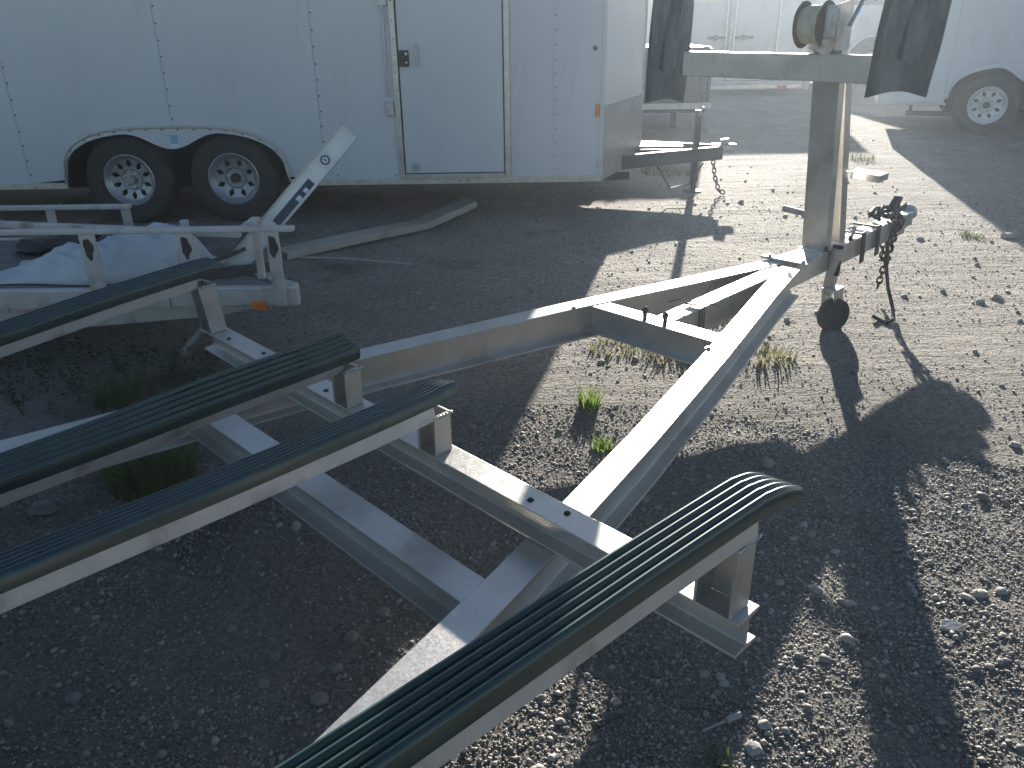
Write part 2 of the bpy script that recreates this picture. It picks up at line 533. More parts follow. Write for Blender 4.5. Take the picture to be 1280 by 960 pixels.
# ------------------------------------------------------------------ wheels
def wheel(parent, c, axis, R, w, rim, kind='spoke', rim_mat=None, n=8, detail=True):
    """c: centre of the wheel, axis: unit vector pointing outward"""
    ax = unit(axis)
    c = np.asarray(c, float)
    hw = w / 2
    prof = [(rim * 0.98, -hw * .8), (rim * 1.05, -hw * .95), ((R + rim) / 2, -hw * 1.04), (R * .93, -hw * .96), (R * .985, -hw * .8), (R, -hw * .5),
            (R * 1.003, 0), (R, hw * .5), (R * .985, hw * .8), (R * .93, hw * .96), ((R + rim) / 2 * 1.03, hw * 1.06), ((R + rim) / 2, hw * 1.04),
            ((R + rim) / 2 * .97, hw * 1.05), (rim * 1.06, hw * .97), (rim * 0.98, hw * .8)]
    t = part('wheel', MB().lathe(prof, c, ax, 44), RUBBER, parent, smooth=50)
    m = rim_mat or GALV
    e1 = unit(np.cross(ax, (0, 0, 1)))
    e2 = np.cross(e1, ax)
    rb = MB().lathe([(rim * .93, -hw * .6), (rim * .9, hw * .2), (rim * .92, hw * .62), (rim * 1.0, hw * .84), (rim * 1.04, hw * .93), (rim * 1.0, hw * .98),
                     (rim * .95, hw * .86), (rim * .86, hw * .60), (rim * .80, hw * .52)], c, ax, 40)
    rb.lathe([(0.001, hw * .30), (rim * .36, hw * .30), (rim * .46, hw * .46), (rim * .50, hw * .44), (rim * .46, hw * .34), (0.001, hw * .2)], c, ax, 28)
    fr = 0.52 if kind == 'spoke' else 0.45
    for i in range(n):
        a0 = 2 * math.pi * i / n
        def pt(r, a, x):
            return c + (e1 * math.cos(a) + e2 * math.sin(a)) * r + ax * x
        da = math.pi / n
        wi, wo = da * (0.95 if kind == 'spoke' else 0.9), da * (0.34 if kind == 'spoke' else 0.62)
        r0, rm, r1 = rim * .47, rim * .64, rim * .84
        poly = [pt(r0, a0 - wi, hw * .45), pt(rm, a0 - da * fr, hw * .52), pt(r1, a0 - (da if kind == 'spoke' else da * .9), hw * .55), pt(r1, a0 + (da if kind == 'spoke' else da * .9), hw * .55),
                pt(rm, a0 + da * fr, hw * .52), pt(r0, a0 + wi, hw * .45)]
        rb.slab(poly, -ax * hw * .12)
    r_ = part('rim', rb, m, t, smooth=35)
    hb = MB().lathe([(0.001, hw * .78), (rim * .15, hw * .78), (rim * .17, hw * .7), (rim * .19, hw * .3)], c, ax, 20)
    part('hub', hb, BLACK if kind == 'spoke' else GALV, t, smooth=35)
    if detail:
        lg = MB()
        for i in range(6):
            a = 2 * math.pi * i / 6 + .3
            q = c + (e1 * math.cos(a) + e2 * math.sin(a)) * rim * .31
            lg.lathe([(0.001, hw * .48), (rim * .055, hw * .46), (rim * .06, hw * .28)], q, ax, 6)
        tag(part('lug_nuts', lg, GALV, t), kind='stuff')
    part('wheel_back', MB().lathe([(0.001, -hw * .35), (rim * .93, -hw * .4)], c, ax, 28), UNDER, t)
    return t

# ------------------------------------------------------------------ boat trailer
TH = rad(44.0)
TA = A(math.cos(TH), math.sin(TH), 0)
TL = A(-math.sin(TH), math.cos(TH), 0)
TZ0, TK = 0.41, 0.03
TO = at_z(982, 328, TZ0)
def T(u, v, h=0.0):
    p = TO + TA * u + TL * v
    return A(p[0], p[1], TZ0 + TK * u + h)
def at_u(x, y, u0):
    d = ray(x, y)
    t = (u0 - (EYE - TO) @ TA) / (d @ TA)
    return EYE + d * t
TUP = unit(np.cross(T(1, 0) - T(0, 0), TL))
def ibeam(w, h, tf, tw):
    a, b, t, g = w / 2, h, tf, tw / 2
    return [(-a, 0), (-a, -t), (-g, -t - .004), (-g, -b + t + .004), (-a, -b + t), (-a, -b), (a, -b), (a, -b + t), (g, -b + t + .004), (g, -t - .004), (a, -t), (a, 0)]
def rect(w, h):
    return [(-w / 2, 0), (-w / 2, -h), (w / 2, -h), (w / 2, 0)]
BT = thing('boat_trailer', 'bare aluminium boat trailer frame with ridged green black bunks and tongue jack', 'boat trailer', (TO[0], TO[1], 0))
def bp(name, mb, m, bevel=0.0, smooth=None, parent=None):
    return part(name, mb, m, parent or BT, bevel, smooth)
_bolts = {}
def bolt(p, r=0.009, h=0.012, parent=None, m=None, axis=None):
    parent = parent or BT
    key = (r, h, (m or GALV).name)
    if key not in _bolts:
        _bolts[key] = part('bolt', MB().lathe([(0.001, h), (r * .8, h), (r, h * .75), (r, 0), (r * 1.5, 0), (r * 1.5, -.003), (.001, -.003)], p, axis if axis is not None else (0, 0, 1), 8), m or GALV, parent)
        return _bolts[key]
    o = bpy.data.objects.new('bolt', _bolts[key].data)
    COL.objects.link(o)
    o.parent = parent
    o.location = Vector(np.asarray(p) + A(0, 0, h / 2 - .0015) - WLOC[parent.name])
    return o

RPATH = [(-7.4, -1.0), (-6.2, -1.0), (-4.2, -0.98), (-3.6, -0.905), (-3.07, -0.812), (-2.5, -0.694), (-2.164, -0.616), (-1.776, -0.522), (-1.14, -0.354), (-0.42, -0.15), (-0.03, -0.05)]
LPATH = [(-7.4, 1.0), (-6.2, 1.0), (-4.2, 1.0), (-3.6, 0.955), (-3.09, 0.852), (-2.584, 0.752), (-1.91, 0.604), (-1.39, 0.462), (-1.08, 0.375), (-0.526, 0.198), (0.03, 0.028)]
IB = ibeam(0.09, 0.145, 0.009, 0.008)
for P_ in (RPATH, LPATH):
    bp('side_rail', MB().sweep(IB, [T(u, v) for u, v in P_], TUP), ALU, 0.0022)
CB1 = -2.308
bp('crossbeam', MB().sweep(ibeam(0.076, 0.084, 0.007, 0.006), [T(CB1 + .004, 1.10, .0855), T(CB1, 0, .0855), T(CB1 - .006, -1.175, .0855)], TUP), ALU, 0.002)
bp('crossbeam', MB().sweep(ibeam(0.088, 0.115, 0.008, 0.007), [T(-2.553, 0.738, -.002), T(-2.556, -0.70, -.002)], TUP), ALU, 0.002)
bp('crossbeam', MB().sweep(ibeam(0.085, 0.12, 0.008, 0.007), [T(-0.990, 0.335, -.003), T(-0.990, -0.305, -.003)], TUP), ALU, 0.002)
for u in (-3.9, -5.2, -6.6):
    bp('crossbeam', MB().sweep(ibeam(0.088, 0.115, 0.008, 0.007), [T(u, 0.96, -.002), T(u, -0.95, -.002)], TUP), ALU, 0.002)
bp('centre_beam', MB().sweep(rect(0.085, 0.115), [T(-0.945, 0.0, -.004), T(-0.06, -0.012, -.004)], TUP), ALU, 0.004)
bp('tongue', MB().sweep(rect(0.092, 0.10), [T(-0.10, -0.010, -.01), T(1.24, -0.02, -.01)], TUP), ALU, 0.005)
bp('joint_plate', MB().sweep(rect(0.035, 0.012), [T(0.005, 0.125, .014), T(0.005, -0.115, .014)], TUP), ALU2, 0.002)
bp('gusset_plate', MB().slab([T(0.02, 0.07, .002), T(0.02, -0.10, .002), T(0.22, -0.075, .002), T(0.22, 0.05, .002)], (0, 0, .006)), ALU2, 0.001)
for u, v in ((0.005, 0.085), (0.005, -0.085)):
    bolt(T(u, v, .015), .009, .010)
for u, v in ((-1.10, 0.345), (-1.10, -0.30)):
    bolt(T(u, v, .001), .009, .006)
for u, v in ((-2.322, 0.60), (-2.300, 0.70), (-2.318, -0.60), (-2.300, -0.70), (-2.318, 0.92), (-2.318, 0.28)):
    bolt(T(u, v, .0865), .006, .004, m=BLACK)
# eye bolts on the front crossbeam and the wire tie on the centre beam
for px, py in ((806, 398), (831, 405)):
    p = at_z(px, py, TZ0 - .03)
    bp('eye_bolt', MB().tube([p + A(0, 0, -.006), p + A(0, 0, .02)], .009, 8).blob(p + A(0, 0, .033), (.013, .013, .018), .05), RUST, smooth=60)
w0 = T(-0.78, 0, 0)
wt = MB()
for k in range(4):
    loop = [w0 + TA * (.012 * k) + TL * (.05 * math.copysign(min(abs(math.cos(a)) * 1.3, 1), math.cos(a))) + TUP * (-.06 + .066 * math.copysign(min(abs(math.sin(a)) * 1.3, 1), math.sin(a))) for a in np.linspace(0, 2 * math.pi, 17)]
    wt.tube(loop, .0022, 5, False)
wt.tube([w0 + TUP * .006, w0 + TUP * .02 - TL * .05 + TA * .03, w0 + TUP * .008 - TL * .10 + TA * .06], .002, 5)
wt.tube([w0 + TUP * .006, w0 + TUP * .03 + TL * .03 - TA * .03, w0 + TUP * .025 + TL * .05 - TA * .08], .002, 5)
bp('wire_tie', wt, RUST)

# bunks -------------------------------------------------------------
def cover_profile(w, n, ridge, skirt):
    p = [(-w / 2, -skirt), (-w / 2, -.001)]
    k = 10
    for i in range(n):
        for j in range(k):
            f = j / k
            x = -w / 2 + w * (i + f) / n
            p.append((x, ridge * (max(0.0, math.sin(math.pi * f)) ** 0.75) + .0005))
    p += [(w / 2, -.001), (w / 2, -skirt), (w / 2 - .004, -skirt - .001), (w / 2 - .004, -.006), (-w / 2 + .004, -.006), (-w / 2 + .004, -skirt - .001)]
    return p[::-1]
def bunk(pts, w, post_u, post_v, post_h, tip, nridge=5, posts=True):
    """pts: list of (u, v, h_top, roll) from rear to front along the top; tip: list of the same for the free end of the cover"""
    path = [T(u, v, h) for u, v, h, r in pts]
    rolls = [rad(r) for u, v, h, r in pts]
    # aluminium bar under the cover
    pr = [(-w / 2 + .005, -.012), (-w / 2 + .005, -.062), (w / 2 - .005, -.062), (w / 2 - .005, -.012)]
    cp = path + [T(u, v, h) for u, v, h, r in tip]
    cr = rolls + [rad(r) for u, v, h, r in tip]
    # refine
    n = len(cp)
    tt = np.linspace(0, n - 1, (n - 1) * 7 + 1)
    cp = np.array(cp)
    def cr_spline(arr, t):
        i = min(int(t), n - 2)
        f = t - i
        p0, p1, p2, p3 = arr[max(i - 1, 0)], arr[i], arr[i + 1], arr[min(i + 2, n - 1)]
        return 0.5 * (2 * p1 + (p2 - p0) * f + (2 * p0 - 5 * p1 + 4 * p2 - p3) * f * f + (3 * p1 - p0 - 3 * p2 + p3) * f ** 3)
    sp = [cr_spline(cp, t) for t in tt]
    sr = [float(np.interp(t, range(n), cr)) for t in tt]
    nb_ = (len(path) - 1) * 7 + 1
    b = bp('bunk', MB().sweep(pr, sp[:nb_], TUP, sr[:nb_]), ALU2, 0.002)
    cpf = cover_profile(w, nridge, .0135, .024)
    cv = part('bunk_cover', MB().sweep(cpf, sp, TUP, sr), COVER, b, 0, 38)
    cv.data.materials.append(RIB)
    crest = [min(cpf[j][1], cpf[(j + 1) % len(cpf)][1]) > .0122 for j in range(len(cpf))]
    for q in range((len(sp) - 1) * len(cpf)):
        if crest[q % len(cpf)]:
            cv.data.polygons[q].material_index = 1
    return b
def post(u, v, h0, h1, w=0.085, d=0.06, lean=0.0):
    m = MB()
    t = .007
    f = lambda a, b, c: T(u + a + lean * (c - h0), v + b, c)
    for s_ in (-1, 1):
        m.slab([f(-d / 2, s_ * w / 2, h0), f(d / 2, s_ * w / 2, h0), f(d / 2, s_ * w / 2, h1), f(-d / 2, s_ * w / 2, h1)], -TL * s_ * t)
    m.slab([f(d / 2, -w / 2 + t, h0), f(d / 2, w / 2 - t, h0), f(d / 2, w / 2 - t, h1), f(d / 2, -w / 2 + t, h1)], -TA * t)
    o = bp('bunk_post', m, ALU, 0.0015)
    wl = MB()
    for k in range(7):
        wl.blob(f(-d / 2 + d * k / 6, -w / 2 - .002, h1 - .003), (.007, .006, .006), .3, 0)
    tag(part('weld_bead', wl, GALV, o, smooth=60), kind='stuff')
    return o
# outer right bunk (nearest), inner right, inner left, outer left
bunk([(-4.3, -0.99, .262, 4), (-3.6, -1.02, .278, 5), (-3.17, -1.051, .290, 6), (-2.85, -1.072, .296, 6), (-2.55, -1.092, .302, 6), (-2.295, -1.112, .306, 6)], 0.100, 0, 0, 0,
     [(-2.25, -1.117, .305, 6), (-2.21, -1.122, .298, 6), (-2.165, -1.128, .280, 6)], 5)
bunk([(-4.3, -0.245, .262, 8), (-3.4, -0.245, .262, 8), (-2.9, -0.245, .252, 9), (-2.6, -0.245, .250, 10), (-2.35, -0.245, .252, 12)], 0.095, 0, 0, 0,
     [(-2.31, -0.245, .256, 13), (-2.27, -0.244, .254, 13)], 5)
bunk([(-4.3, 0.155, .258, -10), (-3.4, 0.155, .256, -10), (-3.0, 0.155, .258, -16), (-2.75, 0.158, .264, -24), (-2.5, 0.160, .266, -24), (-2.34, 0.160, .266, -20)], 0.100, 0, 0, 0,
     [(-2.29, 0.160, .268, -20)], 5)
bunk([(-4.3, 0.90, .265, -6), (-3.3, 0.955, .285, -6), (-3.0, 0.985, .298, -6), (-2.65, 1.03, .315, -6), (-2.36, 1.06, .325, -6)], 0.095, 0, 0, 0,
     [(-2.31, 1.065, .326, -6), (-2.26, 1.07, .322, -6)], 5)
post(CB1 - .012, -1.115, .086, .248, .085, .062)
post(CB1 - .008, -0.245, .086, .200, .075, .055)
post(CB1 - .008, 0.160, .086, .204, .075, .055)
post(CB1 + .000, 1.055, .086, .268, .085, .062, -0.12)
for u, vs_ in ((-3.9, ((-1.0, .21), (-.245, .20), (.155, .195), (.915, .21))),):
    for v, hh in vs_:
        post(u, v, .0, hh, .085, .06)
# axle, wheels, fenders behind the picture frame
bp('axle', MB().sweep(rect(0.06, 0.06), [T(-5.6, 1.25, -.10), T(-5.6, -1.25, -.10)], TUP), GALV, 0.003)
for s_ in (-1, 1):
    c = T(-5.6, 1.28 * s_, 0)
    c[2] = 0.325
    wheel(BT, c, TL * s_, 0.325, 0.19, 0.19, 'spoke', GALV)
    for du in (-.35, .35):
        bp('spring_hanger', MB().bar(T(-5.6 + du, s_ * 1.0, -.13), T(-5.6, s_ * 1.0, -.14), .06, .03), GALV)

# winch post, arm, pads ---------------------------------------------------
wp = MB()
b0, b1 = T(.325, .012, -.008), T(.185, .012, .93)
chan = [(-.062, .028), (-.062, -.028), (-.052, -.028), (-.052, .018), (.052, .018), (.052, -.028), (.062, -.028), (.062, .028)]
wp.sweep(chan, [b0, b1], -TA)
bp('winch_post', wp, ALU, 0.002)
bp('post_brace', MB().sweep([(-.032, .03), (-.032, -.03), (.032, -.03), (.032, .03)], [T(.50, -.008, -.008), T(.315, .004, .82)], TA), ALU, 0.003)
bp('post_foot', MB().slab([T(.27, .08, -.008), T(.27, -.07, -.008), T(.56, -.07, -.008), T(.56, .06, -.008)], (0, 0, .008)), ALU2, 0.001)
for u, v in ((.285, -.058), (.545, -.058)):
    bolt(T(u, v, 0.001), .011, .02, m=BLACK)
bp('bow_arm', MB().sweep([(-.028, .056), (-.028, -.056), (.028, -.056), (.028, .056)], [T(.135, .725, .842), T(.135, -.30, .838)], TUP), ALU, 0.004)
def pad(u, v, w, h0, h1, skew, th=.045):
    n, m_ = 9, 16
    vs, fs = [], []
    for side in (0, 1):
        for j in range(m_ + 1):
            f = j / m_
            for i in range(n + 1):
                g = i / n
                ed = min(g, 1 - g) * 2
                bul = th / 2 * (1 - (1 - min(1, ed * 2.2)) ** 2 * .75)
                wob = .008 * math.sin(7 * f + 3 * g) + .005 * math.sin(17 * f + 9 * g)
                sg = 1 if side else -1
                vs.append(T(u + sg * bul + wob * .6, v + (g - .5) * w * (1 + .05 * math.sin(5 * f)) + skew * f + wob * .4, h0 + (h1 - h0) * f + (.02 * math.sin(4 * g) if j == 0 else 0)))
    K = (n + 1) * (m_ + 1)
    for j in range(m_):
        for i in range(n):
            a = j * (n + 1) + i
            fs += [(a, a + 1, a + n + 2, a + n + 1), (a + K, a + n + 1 + K, a + n + 2 + K, a + 1 + K)]
    for j in range(m_):
        for i in (0, n):
            a = j * (n + 1) + i
            q = (a, a + n + 1, a + n + 1 + K, a + K)
            fs.append(q if i == 0 else q[::-1])
    for i in range(n):
        fs.append((i, i + K, i + 1 + K, i + 1))
        a = m_ * (n + 1) + i
        fs.append((a, a + 1, a + 1 + K, a + K))
    o = bp('bow_pad', MB().add(vs, fs), CARPET, 0, 60)
    pts = []
    for k in range(40):
        a_ = 2 * math.pi * k / 40
        sx = math.copysign(abs(math.cos(a_)) ** .45, math.cos(a_)) * (1 + rng.normal(0, .03))
        sy = math.copysign(abs(math.sin(a_)) ** .45, math.sin(a_)) * (1 + rng.normal(0, .03))
        f = .50 + .30 * sy + .05 * sx
        pts.append(T(u - th / 2 - .016, v + w * .36 * sx + skew * f, h0 + (h1 - h0) * f))
    part('worn_patch', MB().slab(pts, TA * .004), WORN, o)
    return o
tag(pad(.145, .850, .235, .655, 1.42, -.03), 'left bow pad wrapped in worn black carpet')
tag(pad(.085, -.335, .245, .745, 1.42, -.045), 'right bow pad wrapped in worn black carpet')
# winch
wc = T(.12, .062, 1.012)
wn_ = MB().lathe([(.03, -.004), (.092, -.004), (.096, 0), (.092, .004), (.03, .004)], wc + TL * .058, TL, 30)
wn_.lathe([(.03, -.004), (.092, -.004), (.096, 0), (.092, .004), (.03, .004)], wc - TL * .045, TL, 30)
wn_.lathe([(.001, -.12), (.012, -.12), (.012, .08), (.001, .08)], wc, TL, 12)
wi = bp('winch', wn_, RUST, 0, 40)
part('strap_roll', MB().lathe([(.03, -.040), (.074, -.040), (.078, -.03), (.077, 0), (.079, .03), (.074, .052), (.03, .052)], wc, TL, 28), STRAP, wi, 0, 40)
gb = MB().box(wc - TL * .085 + A(0, 0, .01), (.10, .06, .13), TA, TL)
part('gear_box', gb, ALU2, wi, .012)
part('side_plate', MB().slab([wc - TL * .125 + TA * .06 + A(0, 0, .10), wc - TL * .125 - TA * .06 + A(0, 0, .08), wc - TL * .125 - TA * .05 - A(0, 0, .10), wc - TL * .125 + TA * .08 - A(0, 0, .10)], TL * .006), ALU2, wi, .001)
part('crank', MB().tube([wc - TL * .14, wc - TL * .15, wc - TL * .155 + TA * .10 + A(0, 0, .12), wc - TL * .16 + TA * .17 + A(0, 0, .20)], .009, 8), GALV, wi, 0, 50)
part('winch_bracket', MB().bar(T(.185, .02, .92), T(.15, .06, .955), .15, .10, TUP), ALU2, wi, .003)
# step plate and jack handle on the post
bp('step_plate', MB().slab([T(.455, -.045, .352), T(.455, -.185, .345), T(.56, -.185, .345), T(.56, -.03, .352)], (0, 0, -.032)), ALU, .002)
bp('jack_handle', MB().tube([T(.315, .06, .155), T(.315, .12, .158), T(.315, .205, .165)], [.012, .015, .016], 10).blob(T(.315, .19, .125), (.013, .013, .013), .02), PIPE, 0, 50)
# tongue jack
jg = at_z(1034, 412, 0)
jt = T(.335, -.092, -.02)
jb = A(jg[0] - .02, jg[1] + .02, .19)
jk = bp('tongue_jack', MB().tube([jt + A(0, 0, .03), jt, jb], .030, 16), GALV, 0, 50)
part('jack_clamp', MB().box(jt + A(0, 0, -.03), (.02, .05, .15), TA, TL), BLACK, jk, .003)
part('jack_yoke', MB().slab([jb + TA * .05 + A(0, 0, .03), jb - TA * .05 + A(0, 0, .03), jb - TA * .02 - A(0, 0, .12), jb + TA * .06 - A(0, 0, .10)], TL * .010).slab(
    [jb + TA * .05 + A(0, 0, .03) - TL * .06, jb - TA * .05 + A(0, 0, .03) - TL * .06, jb - TA * .02 - A(0, 0, .12) - TL * .06, jb + TA * .06 - A(0, 0, .10) - TL * .06], TL * .006).box(jb + A(0, 0, .03) - TL * .025, (.1, .075, .01), TA, TL), GALV, jk, .002)
jax = unit(-TL * .94 - TA * .35)
jc = A(jg[0] + .012, jg[1] - .015, .086)
part('jack_wheel', MB().lathe([(.001, -.022), (.05, -.022), (.07, -.03), (.082, -.026), (.086, -.012), (.086, .012), (.082, .026), (.07, .03), (.05, .022), (.02, .024), (.001, .024)], jc, jax, 32), RUBBER, jk, 0, 50)
# straps on the tongue
for u in (.66, .84):
    sb = MB().bar(T(u, -.075, .02), T(u + .02, -.078, -.145), .040, .008, TL)
    sb.bar(T(u, -.08, .008), T(u, .06, .008), .02, .01)
    bp('clamp_strap', sb, BLACK, .001)
bp('ring_bolt', MB().tube([T(.62, -.03, 0), T(.62, -.03, .03)], .012, 8).blob(T(.62, -.03, .035), (.02, .02, .018), .1), GALV, 0, 60)
# coupler
cq = MB().sweep([(-.055, .0), (-.055, -.075), (-.045, -.075), (-.045, -.012), (.045, -.012), (.045, -.075), (.055, -.075), (.055, 0)], [T(1.14, -.02, .002), T(1.30, -.02, .004)], TUP)
co = bp('coupler', cq, GALV, .004)
part('ball_socket', MB().blob(T(1.345, -.02, -.018), (.058, .058, .05), .03), GALV, co, 0, 70)
part('latch_lever', MB().slab([T(1.10, -.02, .03), T(1.20, -.02, .01), T(1.26, -.02, .085), T(1.20, -.02, .10)], TL * .03).bar(T(1.14, -.02, .02), T(1.28, -.02, .04), .04, .03), BLACK, co, .004)
def chain(pts, size=.042, r=.0055):
    pts = [np.asarray(p, float) for p in pts]
    seg = [np.linalg.norm(pts[i + 1] - pts[i]) for i in range(len(pts) - 1)]
    cum = np.concatenate([[0], np.cumsum(seg)])
    step = size - 2.2 * r
    n = int(cum[-1] / step)
    m = MB()
    for k in range(n):
        s = (k + .5) * step
        P = np.array([np.interp(s, cum, [p[i] for p in pts]) for i in range(3)])
        Q = np.array([np.interp(min(s + .01, cum[-1]), cum, [p[i] for p in pts]) for i in range(3)])
        P0 = np.array([np.interp(max(s - .01, 0), cum, [p[i] for p in pts]) for i in range(3)])
        d = unit(Q - P0)
        a = unit(np.cross(d, TA + A(0, .3, 0)))
        b = np.cross(d, a)
        e = a if k % 2 else b
        loop = []
        for q in np.linspace(0, 2 * math.pi, 13):
            x, y = math.cos(q), math.sin(q)
            loop.append(P + d * (x * size * .32 + math.copysign(size * .16, x) * (abs(x) > .01)) + e * y * size * .33)
        m.tube(loop, r, 6, False)
    return m
ce = at_u(1096, 362, 1.02)
tp = T(1.06, -.085, .0)
bp('safety_chain', chain([T(1.06, .07, .0), T(1.06, .05, .03), T(1.05, -.04, .022), T(1.04, -.09, .0), tp + (ce - tp) * .3 + TA * .02, tp + (ce - tp) * .7, ce]), RUST, 0, 60)
bp('safety_chain', chain([T(1.12, -.05, .028), T(1.10, -.10, -.02), at_u(1104, 300, 1.06), at_u(1103, 325, 1.05), at_u(1112, 308, 1.12), T(1.14, -.07, .0)]), RUST, 0, 60)
cab = [T(1.15, .03, .02), T(1.12, -.05, .035), T(1.09, -.085, .02)] + [at_u(px, py, u) for px, py, u in ((1110, 300, 1.03), (1108, 335, .97), (1110, 360, .90), (1116, 385, .80))] + [at_z(1117, 400, .02), at_z(1109, 404, .012), at_z(1100, 400, .012), at_z(1090, 395, .03)]
bp('wiring_cable', MB().tube(cab, .010, 8), BLACK, 0, 60)
bp('wiring_bundle', MB().tube([T(.98, -.02, .01), T(1.0, .05, .03), T(1.08, .06, .04), T(1.14, 0, .05), T(1.10, -.06, .035), T(1.02, -.05, .03), T(1.0, .0, .025), T(1.1, .02, .055)], .011, 8), BLACK, 0, 60)

# ------------------------------------------------------------------ white enclosed trailer beside the boat trailer
EY, EZ0, EZ1 = 6.45, 0.305, 2.62
ET = thing('enclosed_trailer', 'long white enclosed trailer with side door, tandem wheels and wedge nose', 'trailer', (-2.6, 7.5, 0))
XM = -2.615
WX = (-3.02, -2.19)
def z_out(x):
    f = abs((x - XM) / 0.885)
    return EZ0 + .455 * (1 - min(1, f) ** 3.2) ** (1 / 3.0) if f < 1 else EZ0
def z_in(x):
    z = z_out(x) - .045
    t = (x - WX[0]) / (WX[1] - WX[0])
    if 0 < t < 1:
        z -= .125 * math.sin(math.pi * t) ** 2.6
    return z
def panel(x0, x1, z0=None, z1=EZ1, y=EY, parent=ET, name='side_panel', m=WHITE):
    xs = sorted(set([x0, x1] + [x for x in np.linspace(XM - .884, XM + .884, 49) if x0 < x < x1])) if z0 is None else [x0, x1]
    mb = MB()
    lo = [A(x, y, (z_out(x) - .012 if abs(x - XM) < .885 else EZ0 + .03) if z0 is None else z0) for x in xs]
    n = len(xs)
    vs = lo + [A(p[0], y, z1) for p in lo] + [p + A(0, .025, 0) for p in lo] + [A(p[0], y + .025, z1) for p in lo]
    fs = []
    for i in range(n - 1):
        fs += [(i, i + 1, n + i + 1, n + i), (2 * n + i, 3 * n + i, 3 * n + i + 1, 2 * n + i + 1), (i, 2 * n + i, 2 * n + i + 1, i + 1), (n + i, n + i + 1, 3 * n + i + 1, 3 * n + i)]
    fs += [(0, n, 3 * n, 2 * n), (n - 1, 3 * n - 1, 4 * n - 1, 2 * n - 1)]
    return part(name, mb.add(vs, fs), m, parent)
SE = [-6.2, -5.0, -3.785, -2.59, -1.449, -0.862]
G = .0015
PAN = [panel(SE[i] + G, SE[i + 1] - G) for i in range(5)]
PAN.append(panel(.018, .362 - G))
PAN.append(panel(.362 + G, .735))
panel(-.86, .016, 2.36, EZ1, name='header_panel')
def rivets(xs, y, zs, parent, r=.0065, m=BLACK, nrm=(0, -1, 0)):
    mb = MB()
    for x in xs:
        for z in zs:
            mb.lathe([(.0005, .004), (r * .7, .0035), (r, 0)], (x + rng.normal(0, .0015), y, z + rng.normal(0, .004)), nrm, 7)
    return tag(part('rivet_row', mb, m, parent), kind='stuff')
zz = lambda a, b=2.55, s=.113: np.arange(a, b, s)
for i, x in enumerate(SE[1:5]):
    rivets([x + .012], EY - .0005, zz(.80 if abs(x - XM) < .85 else .40), PAN[i], m=UNDER)
rivets([-6.18, -1.35, -.90], EY - .0005, [.37], PAN[4], m=UNDER)
# seam cover strip with screws, corner strips, door frame
def strip(name, x0, x1, z0, z1, m, y0=EY - .006, y1=EY - .0015, bevel=.0015, parent=ET):
    return part(name, MB().bb(x0, x1, y0, y1, z0, z1), m, parent, bevel)
s = strip('seam_strip', .345, .379, .345, 2.6, WHITE)
rivets([.362], EY - .0065, zz(.40, 2.55, .10), s, .005)
s = strip('corner_trim', .705, .738, .31, 2.6, WHITE, EY - .008)
rivets([.712], EY - .0085, zz(.36, 2.55, .10), s, .005, CREAM)
DF = strip('door_frame', -.862, -.822, .335, 2.36, SILVER, EY - .020)
rivets([-.842], EY - .0205, zz(.40, 2.3, .12), DF, .005)
part('door_frame', MB().bb(-.028, .016, EY - .020, EY - .0015, .335, 2.36), SILVER, ET, .003)
part('door_frame', MB().bb(-.818, -.032, EY - .020, EY - .0015, .335, .372), SILVER, ET, .003)
rivets(np.arange(-.75, -.05, .13), EY - .0205, [.352], DF, .004)
DOOR = part('side_door', MB().bb(-.812, -.036, EY - .012, EY + .03, .379, 2.35), WHITE, ET, .004)
part('door_seal', MB().bb(-.816, -.813, EY - .018, EY, .376, 2.35).bb(-.035, -.0325, EY - .018, EY, .376, 2.35).bb(-.816, -.033, EY - .016, EY, .3735, .3785), UNDER, DOOR)
part('latch', MB().bb(-.805, -.735, EY - .035, EY - .012, 1.16, 1.275).bb(-.79, -.76, EY - .045, EY - .035, 1.19, 1.24), BLACK, DOOR, .004)
part('latch_keyhole', MB().lathe([(.001, .004), (.011, .004), (.011, 0)], (-.752, EY - .0355, 1.25), (0, -1, 0), 12), GALV, DOOR)
part('latch_button', MB().lathe([(.001, .004), (.008, .004), (.008, 0)], (-.752, EY - .0355, 1.19), (0, -1, 0), 12), GALV, DOOR)
part('handle', MB().bb(-.690, -.662, EY - .03, EY - .012, 1.16, 1.32).bb(-.684, -.668, EY - .045, EY - .03, 1.18, 1.30), GALV, DOOR, .005)
part('door_stop', MB().bb(-.755, -.70, EY - .03, EY - .012, .40, .455), GALV, DOOR, .004)
# cam bar beside the door
cb = MB().tube([A(-.905, EY - .025, .95), A(-.912, EY - .03, 1.1), A(-.905, EY - .03, 1.4), A(-.905, EY - .03, 2.3)], .009, 8)
for z in (.86, 1.62, 2.2):
    cb.bb(-.93, -.872, EY - .035, EY - .0015, z - .045, z + .055)
part('lock_bar', cb, GALV, ET, .003)
# bottom rails
for x0, x1 in ((-6.2, XM - .885), (XM + .885, .735)):
    s = part('bottom_rail', MB().bb(x0, x1, EY - .010, EY + .02, EZ0 - .012, EZ0 + .034), CREAM, ET, .003)
    rivets(np.arange(x0 + .05, x1, .16), EY - .0105, [EZ0 + .012], s, .005)
